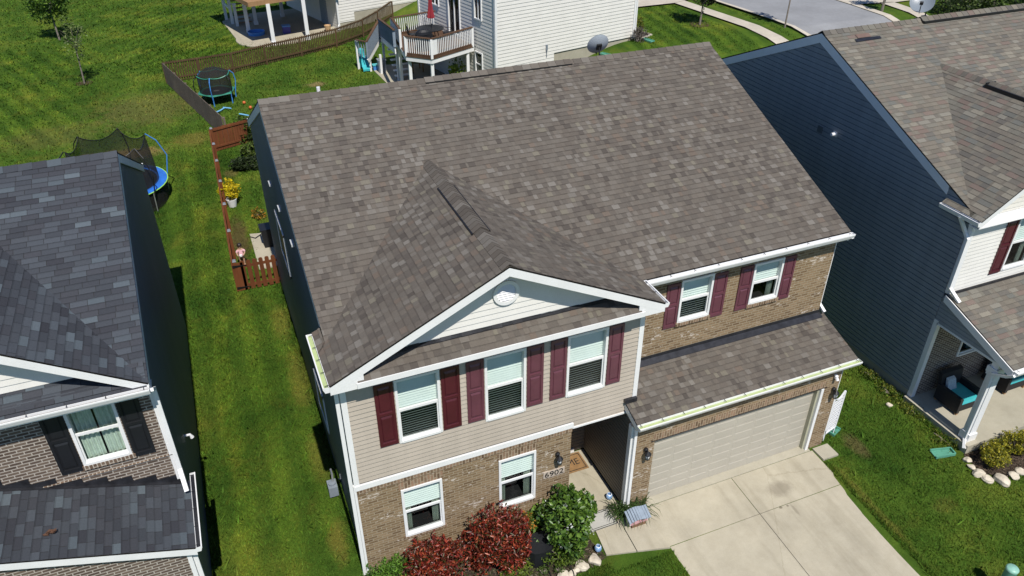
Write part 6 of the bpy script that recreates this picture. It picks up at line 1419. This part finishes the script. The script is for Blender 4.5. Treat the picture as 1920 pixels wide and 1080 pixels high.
# ================================================================ child behind the gate
def person_child(x, y, z):
    T = Thing("person", "small child in a pink top standing behind the red-brown gate, holding something pale", "person", (x, y, z))
    def skin(name, V, E, Rr, mat, sub=2):
        me = bpy.data.meshes.new(name); me.from_pydata([(a + x - x, b, c) for a, b, c in V], E, []); o = bpy.data.objects.new(name, me); col.objects.link(o)
        o.modifiers.new("skin", 'SKIN'); s = o.modifiers.new("sub", 'SUBSURF'); s.levels = s.render_levels = sub
        for i, r_ in enumerate(Rr): me.skin_vertices[0].data[i].radius = (r_, r_)
        me.skin_vertices[0].data[0].use_root = True; me.materials.append(mat); o.parent = T.o; return o
    V = [(0, 0, .43), (0, 0, .52), (0, .005, .62), (0, 0, .69), (0, 0, .73), (0, -.005, .79), (0, -.01, .86),
         (-.055, 0, .40), (-.06, -.01, .22), (-.06, 0, .04), (-.06, -.06, .02), (.055, 0, .40), (.06, .01, .22), (.06, .02, .04), (.06, -.04, .02),
         (-.10, 0, .66), (-.14, -.03, .55), (-.12, -.12, .50), (-.11, -.16, .50), (.10, 0, .66), (.14, -.03, .55), (.08, -.13, .50), (.05, -.16, .50)]
    E = [(0, 1), (1, 2), (2, 3), (3, 4), (4, 5), (5, 6), (0, 7), (7, 8), (8, 9), (9, 10), (0, 11), (11, 12), (12, 13), (13, 14), (3, 15), (15, 16), (16, 17), (17, 18), (3, 19), (19, 20), (20, 21), (21, 22)]
    Rr = [.075, .07, .075, .06, .035, .075, .06, .055, .04, .03, .025, .055, .04, .03, .025, .035, .028, .022, .018, .035, .028, .022, .018]
    skin("body", V, E, Rr, M['skin'])
    skin("shirt", [(0, 0, .36), (0, 0, .50), (0, .005, .62), (0, 0, .68), (-.105, 0, .655), (-.145, -.03, .56), (.105, 0, .655), (.145, -.03, .56)], [(0, 1), (1, 2), (2, 3), (3, 4), (4, 5), (3, 6), (6, 7)], [.115, .09, .09, .06, .048, .042, .048, .042], M['pink'])
    mb = MB(); mb.lathe([(.088 * math.sin(a), .035 - .088 * math.cos(a)) for a in [math.pi * i / 10 for i in range(4, 11)]], (x, y + .012, z + .805), 16); mb.lathe([(.05 * math.sin(a), -.05 * math.cos(a)) for a in [math.pi * i / 8 for i in range(9)]], (x, y + .085, z + .80), 10)
    T.part("hair", mb, M['hair'], smooth=True)
    for s in (-1, 1): mb = MB(); mb.lathe([(.009 * math.sin(a), -.009 * math.cos(a)) for a in [math.pi * i / 6 for i in range(7)]], (x + .028 * s, y - .072, z + .80), 8); T.part("eye", mb, M['ink'])
    mb = MB(); mb.lathe([(.001, 0), (.05, 0), (.055, .06), (.001, .07)], (x - .02, y - .17, z + .48), 12); tag(mb.build("bowl", M['whitepl'], origin=(x, y - .17, z + .48)), "pale bowl held by the child in pink", "bowl")
person_child(-1.1, 14.75, terrain(-1.1, 14.75))

# ================================================================ front bed and entrance
RED = [(.18, .020, .012), (.26, .034, .017), (.11, .014, .010), (.32, .07, .028), (.055, .045, .012), (.09, .028, .014)]
shrub("photinia_bush", "red-leaved bush under the lower left window", "bush", (1.42, -.72, .2), (1.36, -.70, .70), (.64, .56, .62), 5200, .105, RED, 91, mat=M['leafg'], aspect=.36, clumps=90, shell=.75, group="red-leaved bushes before the brick wall")
shrub("photinia_bush", "taller red-leaved bush under the lower right window", "bush", (2.86, -.72, .15), (2.84, -.68, .84), (.66, .56, .80), 6200, .105, RED, 92, mat=M['leafg'], aspect=.36, clumps=100, shell=.75, group="red-leaved bushes before the brick wall")
shrub("viburnum_bush", "round glossy green bush with a few white blossoms beside the walkway", "bush", (4.52, -.70, .05), (4.50, -.68, .80), (.68, .62, .70), 4600, .125, [(.060, .125, .016), (.09, .17, .022), (.038, .085, .013), (.13, .22, .032)], 93, mat=M['leafg'], aspect=.6, clumps=90, shell=.78, flowers=(110, .045, (.75, .78, .72)))
shrub("shrub", "low lime-green shrub in front of the glossy green bush", "shrub", (4.25, -1.12, .05), (4.25, -1.12, .28), (.40, .34, .26), 2200, .05, [(.11, .17, .015), (.15, .22, .025), (.07, .12, .015)], 94, clumps=40)
shrub("shrub", "low bright green shrub at the brick house's left corner", "shrub", (.40, -.32, .25), (.42, -.38, .45), (.62, .46, .32), 2600, .085, [(.10, .22, .025), (.15, .30, .035), (.06, .13, .018)], 95, aspect=.35, clumps=50, updir=.8)
shrub("shrub", "yellow-green shrub between the red bush and the rocks", "shrub", (3.15, -1.15, .1), (3.15, -1.15, .25), (.36, .28, .22), 900, .06, [(.13, .19, .02), (.17, .22, .03)], 96)
shrub("flower_clump", "orange azalea clump tucked behind the black hose box", "plant", (3.78, -.28, .15), (3.80, -.26, .52), (.17, .2, .34), 700, .07, [(.65, .24, .03), (.75, .40, .08), (.09, .16, .02), (.08, .14, .02)], 97)
for (x, y, r_, s) in ((3.72, -1.28, .14, 201), (4.06, -1.38, .11, 202)):
    shrub("weed", "small green weed in the mulch, " + ("beside the hose box" if s == 201 else "close to the edging rocks"), "weed", (x, y, .06), (x, y, .12), (r_, r_, .09), 150, .05, [(.07, .12, .02), (.10, .15, .03)], s)
T = Thing("hose_box", "black plastic hose box with bowed lid in the mulch bed", "hose box", (3.78, -.84, .05))
mb = MB()
def bow(t): return (math.cos(R(t)), math.sin(R(t)))
fr = [(3.48, -.58), (4.08, -.58), (4.12, -.95), (3.98, -1.10), (3.78, -1.14), (3.58, -1.10), (3.44, -.95)]
mb.prism([(a, b, .03) for a, b in ccw(fr)], (0, 0, .50)); T.part("box_body", mb, M['blackp'])
mb = MB(); cc_ = Vector((3.78, -.82, 0)); mb.prism([(cc_.x + (a - cc_.x) * 1.05, cc_.y + (b - cc_.y) * 1.05, .53) for a, b in ccw(fr)], (0, 0, .05)); T.part("lid", mb, M['blackp'])
mb = MB(); mb.tube([(3.95, -1.16, .42), (3.9, -1.2, .2), (3.86, -1.25, .06), (3.84, -1.45, .05), (3.9, -1.62, .04)], .016, 6); tag(mb.build("garden_hose", M['black'], origin=(3.9, -1.2, .2)), "black hose trailing from the hose box over the mulch", "hose")
mb = MB(); mb.tube([(4.28, -1.30, .08), (4.34, -1.38, .11), (4.36, -1.52, .07), (4.33, -1.66, .03)], .012, 6); tag(mb.build("wire_stake", M['black'], origin=(4.28, -1.3, .08)), "thin black wire hoop between the edging rocks", "stake")
def rock(x, y, z, r_, seed, label, sc=(1, .8, .55), group="limestone rocks edging the beds"):
    rnd = random.Random(seed); bm = bmesh.new(); bmesh.ops.create_icosphere(bm, subdivisions=3, radius=1)
    ph = [rnd.uniform(0, 6) for _ in range(9)]
    ndir = [Vector((rnd.gauss(0, 1), rnd.gauss(0, 1), rnd.gauss(0, 1))).normalized() for _ in range(9)]; cuts = [rnd.uniform(.62, .86) for _ in range(9)]
    for v in bm.verts:
        p = v.co.copy()
        for d_, c_ in zip(ndir, cuts):
            k = p.dot(d_)
            if k > c_: p -= d_ * (k - c_) * .85
        p *= 1 + .05 * math.sin(7 * p.x + ph[0]) * math.sin(6 * p.y + ph[1]) + .03 * math.sin(15 * p.z + ph[2])
        v.co = Vector((p.x * r_ * sc[0], p.y * r_ * sc[1], p.z * r_ * sc[2]))
    bmesh.ops.rotate(bm, verts=bm.verts, cent=(0, 0, 0), matrix=Matrix.Rotation(rnd.uniform(0, 6), 3, 'Z'))
    me = bpy.data.meshes.new("rock"); bm.to_mesh(me); bm.free(); me.materials.append(M['rock']); o = bpy.data.objects.new("rock", me); col.objects.link(o); o.location = (x, y, z + r_ * sc[2] * .5)
    return tag(o, label, "rock", group)
for k, (x, y, r_, lab) in enumerate(((4.10, -1.55, .20, "large pale rock at the bed's front edge, farthest left of the row by the walkway"), (4.34, -1.50, .12, "small tan rock second in the row edging the bed"), (4.50, -1.44, .10, "narrow pale rock standing third in the bed's front edging"), (4.64, -1.42, .18, "blocky pale rock fourth in the row, next to the corner rock"), (4.98, -1.38, .19, "pale corner rock of the bed, touching the walkway"))):
    rock(x, y, terrain(x, y) + .01, r_, 300 + k, lab)
for k, (x, y, r_, lab) in enumerate(((15.72, -2.28, .14, "small pale rock just below the porch corner"), (15.62, -2.50, .12, "second small rock down from the porch corner"), (15.60, -2.74, .18, "tan rock on the left side of the neighbour's bed"), (15.68, -2.98, .17, "pale rock at the left front of the neighbour's bed"), (15.98, -3.14, .22, "large pale rock at the front of the neighbour's bed"), (16.42, -3.14, .17, "pale rock right of the large one, before the neighbour's bed"), (16.72, -3.10, .16, "pale rock at the right frame edge, before the neighbour's bed"))):
    rock(x, y, terrain(x, y) + .01, r_, 320 + k, lab)
rock(15.33, .12, terrain(15.33, .12), .10, 340, "white stone alone on the grass beside the porch house", (1, .8, .7), None)
bpy.data.objects[-1] if False else None
YG = [(.25, .25, .02), (.34, .31, .02), (.13, .15, .02), (.42, .36, .03)]
shrub("shrub", "yellow-green rounded shrub in the neighbour's bed, nearest the porch post", "shrub", (16.25, -2.58, -.1), (16.25, -2.58, .22), (.36, .34, .30), 2600, .06, YG, 98, clumps=50)
shrub("shrub", "yellow-green shrub at the right frame edge in the neighbour's bed", "shrub", (17.15, -2.50, -.1), (17.15, -2.50, .24), (.36, .34, .30), 2400, .06, YG, 99, clumps=50)
for k, (x, y, r_, lab) in enumerate(((15.80, 1.35, .22, "weedy clump with pale flowers at the porch house's foundation"), (15.78, -.30, .26, "low weeds along the porch slab's shaded side"), (15.72, -1.45, .30, "yellow-flowered weeds before the porch corner"), (15.72, 2.5, .24, "dark weeds at the wall behind the garage roof corner"), (15.74, .55, .26, "low weeds beside the lone white stone"))):
    shrub("weed", lab, "weed", (x, y, terrain(x, y)), (x - .05, y, terrain(x, y) + .10), (r_, r_ * 1.6, .12), 330, .06, [(.06, .10, .015), (.10, .14, .02), (.22, .22, .03)], 210 + k, stems=3)
# entrance things
T = Thing("doormat", "brown coir doormat with black border and lettering before the front door", "doormat", (5.62, 1.55, .11))
mb = MB(); mb.box(5.10, 6.16, 1.22, 1.84, .052, .072); T.part("mat_body", mb, M['coir'])
mb = MB()
for (a, b, c, d) in ((5.14, 6.12, 1.26, 1.28), (5.14, 6.12, 1.78, 1.80), (5.14, 5.16, 1.28, 1.78), (6.10, 6.12, 1.28, 1.78)): mb.box(a, b, c, d, .0715, .0745)
T.part("mat_border", mb, M['ink'])
text_mesh("mat_lettering", "HOME", .30, M['ink'], Matrix.Translation((5.63, 1.53, .0735)), T.o, .001, (5.62, 1.55, .11), .92)
zm_ = .03
T = Thing("floor_mat", "pale mat with double black border on the walkway beside the green bush", "mat", (5.62, -.40, zm_))
cx_, cy_ = 5.62, -.42
mb = MB(); mb.box(cx_ - .36, cx_ + .36, cy_ - .26, cy_ + .26, .051, .062); T.part("mat_body", mb, M['matwhite'])
mb = MB()
for q, t in ((.0, .018), (.05, .014)):
    x0, x1, y0, y1 = cx_ - .36 + q, cx_ + .36 - q, cy_ - .26 + q, cy_ + .26 - q
    for (a, b, c, d) in ((x0, x1, y0, y0 + t), (x0, x1, y1 - t, y1), (x0, x0 + t, y0 + t, y1 - t), (x1 - t, x1, y0 + t, y1 - t)): mb.box(a, b, c, d, .0615, .0650)
T.part("mat_border", mb, M['ink'])
def lantern_pot(x, y, z, label):
    T = Thing("ceramic_lantern", label, "lantern", (x, y, z)); mb = MB(); mb.lathe([(.001, 0), (.06, 0), (.085, .06), (.08, .13), (.05, .16), (.045, .16), (.06, .12), (.05, .02), (.001, .02)], (x, y, z), 18); T.part("pot_body", mb, M['bluewhite'], smooth=True)
    mb = MB(); mb.lathe([(.05, .15), (.062, .16), (.05, .17)], (x, y, z), 14); T.part("rim", mb, M['whitepl'])
lantern_pot(6.15, .10, .05, "blue and white ceramic lantern on the porch slab near the downspout")
lantern_pot(5.17, -1.18, .02, "blue ceramic lantern at the walkway edge beside the mulch")
lantern_pot(3.36, -1.42, .06, "blue ceramic lantern low between the yellow-green shrub and the rocks")
# strap-leaved plant and painted birdhouse on a block
T = Thing("daylily", "strap-leaved green plant at the garage corner", "plant", (6.22, -.50, .02))
mb = MB(); rnd = random.Random(8)
for k in range(170):
    a = rnd.random() * 6.283; l = rnd.uniform(.28, .55); o = Vector((6.22 + rnd.gauss(0, .10) + (.42 if k % 3 == 0 else 0), -.48 + rnd.gauss(0, .07) - (.08 if k % 3 == 0 else 0), .06)); d_ = Vector((math.cos(a), math.sin(a), 0)); s_ = Vector((-d_.y, d_.x, 0)) * .009; hgt = rnd.uniform(.14, .34)
    p = [o, o + d_ * l * .35 + Zv * hgt, o + d_ * l * .75 + Zv * hgt * .85, o + d_ * l + Zv * hgt * .25]; g_ = rnd.uniform(.6, 1.4); mb.cc = (.045 * g_, .085 * g_, .018 * g_)
    mb.poly([p[0] - s_, p[0] + s_, p[1] + s_, p[1] - s_]); mb.poly([p[1] - s_, p[1] + s_, p[2] + s_ * .8, p[2] - s_ * .8]); mb.poly([p[2] - s_ * .8, p[2] + s_ * .8, p[3]])
T.part("foliage", mb, M['leaf'])
T = Thing("birdhouse", "painted birdhouse with blue-grey slatted roof and red and white stripes on a brown block", "birdhouse", (6.42, -.80, 0))
mb = MB(); mb.box(6.22, 6.62, -.92, -.74, -.02, .16); T.part("base_block", mb, M['stone_brown'])
mb = MB(); mb.prism([(6.15, -.95, .16), (6.64, -.95, .16), (6.66, -.95, .30), (6.13, -.95, .32)], (0, .2, 0)); T.part("house_body", mb, M['whitepl'])
mb = MB()
for k in range(4): mb.box(6.16, 6.63, -.955, -.95, .17 + k * .035, .185 + k * .035)
T.part("stripes", mb, M['redpaint'])
mb = MB()
for k in range(9):
    t = k / 9; x0 = 6.10 + .60 * t; zq = .37 + .05 * math.sin(math.pi * min(1, t * 1.4)); mb.obox((x0 + .032, -.85, zq), Vector((.029, 0, 0)), Vector((0, .15, .065)), Vector((0, -.006, .012)))
T.part("slatted_roof", mb, M['bluegrey'])
# garage corner: trellis and paver
T = Thing("trellis", "white lattice screen leaning at the garage's right corner", "trellis", (12.8, -.1, 0))
mb = MB(); tx0, tx1, tz0, tz1, tyy = 12.52, 12.97, .26, 1.52, -.28
def tp(u, v): return Vector((tx0 + (tx1 - tx0) * u + .05, tyy + .12 * u, tz0 + (tz1 - tz0) * v))
mb.bar(tp(0, 0), tp(0, 1), .045, .03); mb.bar(tp(1, 0), tp(1, 1.02), .05, .04); mb.bar(tp(0, 0), tp(1, 0), .05, .03)
top = [tp(u, 1.02 - .13 * math.sin(math.pi * u)) for u in [i / 8 for i in range(9)]]
for i in range(8): mb.bar(top[i], top[i + 1], .045, .03)
T.part("frame", mb, M['whitepl'])
mb = MB()
for k in range(11): v = (k + .5) / 11 * .88; mb.bar(tp(0, v), tp(1, v + .02), .02, .05)
for u_ in (0, 1): mb.bar(tp(u_, 0) - Zv * .34, tp(u_, .1), .03, .03)
for k in (1, 2, 3, 4): mb.bar(tp(k / 5, 0), tp(k / 5, .9), .02, .012)
T.part("lattice", mb, M['whitepl'])
mb = MB(); mb.obox((12.33, -.66, .01), Vector((.25, 0, 0)), Vector((0, .22, 0)), Zv * .03); tag(mb.build("paver", M['conc2'], origin=(12.33, -.66, 0)), "square concrete paver on the grass at the garage's right corner", "paver")
T = Thing("utility_pedestal", "green round-topped utility pedestal on the lawn, bottom right corner", "utility pedestal", (13.2, -5.48, terrain(13.2, -5.48)))
zp = terrain(13.2, -5.48); mb = MB(); mb.lathe([(.125, 0), (.125, .86), (.001, .86)], (13.2, -5.48, zp), 24); T.part("post_body", mb, paint("green_pedestal_plastic", (.085, .24, .17), .45)); mb = MB(); mb.lathe([(.13, .84), (.135, .88), (.11, .91), (.001, .925)], (13.2, -5.48, zp), 24); T.part("cap", mb, paint("pale_green_plastic", (.26, .50, .40), .4), smooth=True)
# neighbour's porch furniture
def wicker_chair(x, y, label, pillow):
    T = Thing("porch_chair", label, "chair", (x, y, .18)); c = Vector((x, y, .18))
    mb = MB(); mb.box(x - .38, x + .38, y - .42, y + .35, .30, .50); seat = T.part("seat", mb, M['wicker'])
    mb = MB(); mb.obox((x, y + .36, .68), Vector((.40, 0, 0)), Vector((0, .06, .02)), Vector((0, .07, .40))); T.part("backrest", mb, M['wicker'])
    for s in (-1, 1): mb = MB(); mb.box(x + s * .41 - .05, x + s * .41 + .05, y - .44, y + .36, .26, .76); T.part("armrest", mb, M['wicker'])
    for sx_ in (-1, 1):
        for sy_ in (-.38, .32): mb = MB(); mb.bar((x + sx_ * .38, y + sy_, .18), (x + sx_ * .38, y + sy_, .32), .07, .07); T.part("leg", mb, M['tanwood'])
    mb = MB(); mb.obox((x, y - .04, .55), Vector((.34, 0, 0)), Vector((0, .36, 0)), Zv * .055, .94); T.part("cushion", mb, M['teal'])
    if pillow:
        mb = MB(); mb.obox((x - .12, y + .22, .74), Vector((.18, 0, .0)), Vector((0, .05, .02)), Vector((0, .06, .18)), .8); tag(mb.build("pillow", paint("pale_pillow", (.45, .50, .52), .9, .25, 20), origin=(x - .12, y + .22, .74)), "pale pillow leaning on the nearer porch chair", "pillow")
wicker_chair(16.98, -.62, "dark wicker chair with turquoise cushion on the covered porch, nearest the corner post", True)
wicker_chair(19.0, -.50, "dark wicker chair on the covered porch at the right frame edge", False)
# dead leaf on the slate roof
mb = MB(); rr = random.Random(3); lx_, ly_ = -5.43, .42; lz_ = lgz + lgs * (lge - lx_) + .03
for k in range(9):
    a = rr.random() * 6.28; l = rr.uniform(.06, .17); d_ = Vector((math.cos(a), math.sin(a), 0)); s_ = Vector((-d_.y, d_.x, 0)) * .03; o = Vector((lx_ + rr.uniform(-.1, .1), ly_ + rr.uniform(-.04, .04), lz_ + rr.uniform(0, .03)))
    mb.poly([o - d_ * l * .5, o + s_ + Zv * .03, o + d_ * l * .5 + Zv * .01]); mb.poly([o - d_ * l * .5, o - s_ + Zv * .02, o + d_ * l * .5 + Zv * .01])
tag(mb.build("dead_leaves", M['deadleaf'], origin=(lx_, ly_, lz_)), "brown clump of dead leaves lying on the slate roof", "dead leaves")
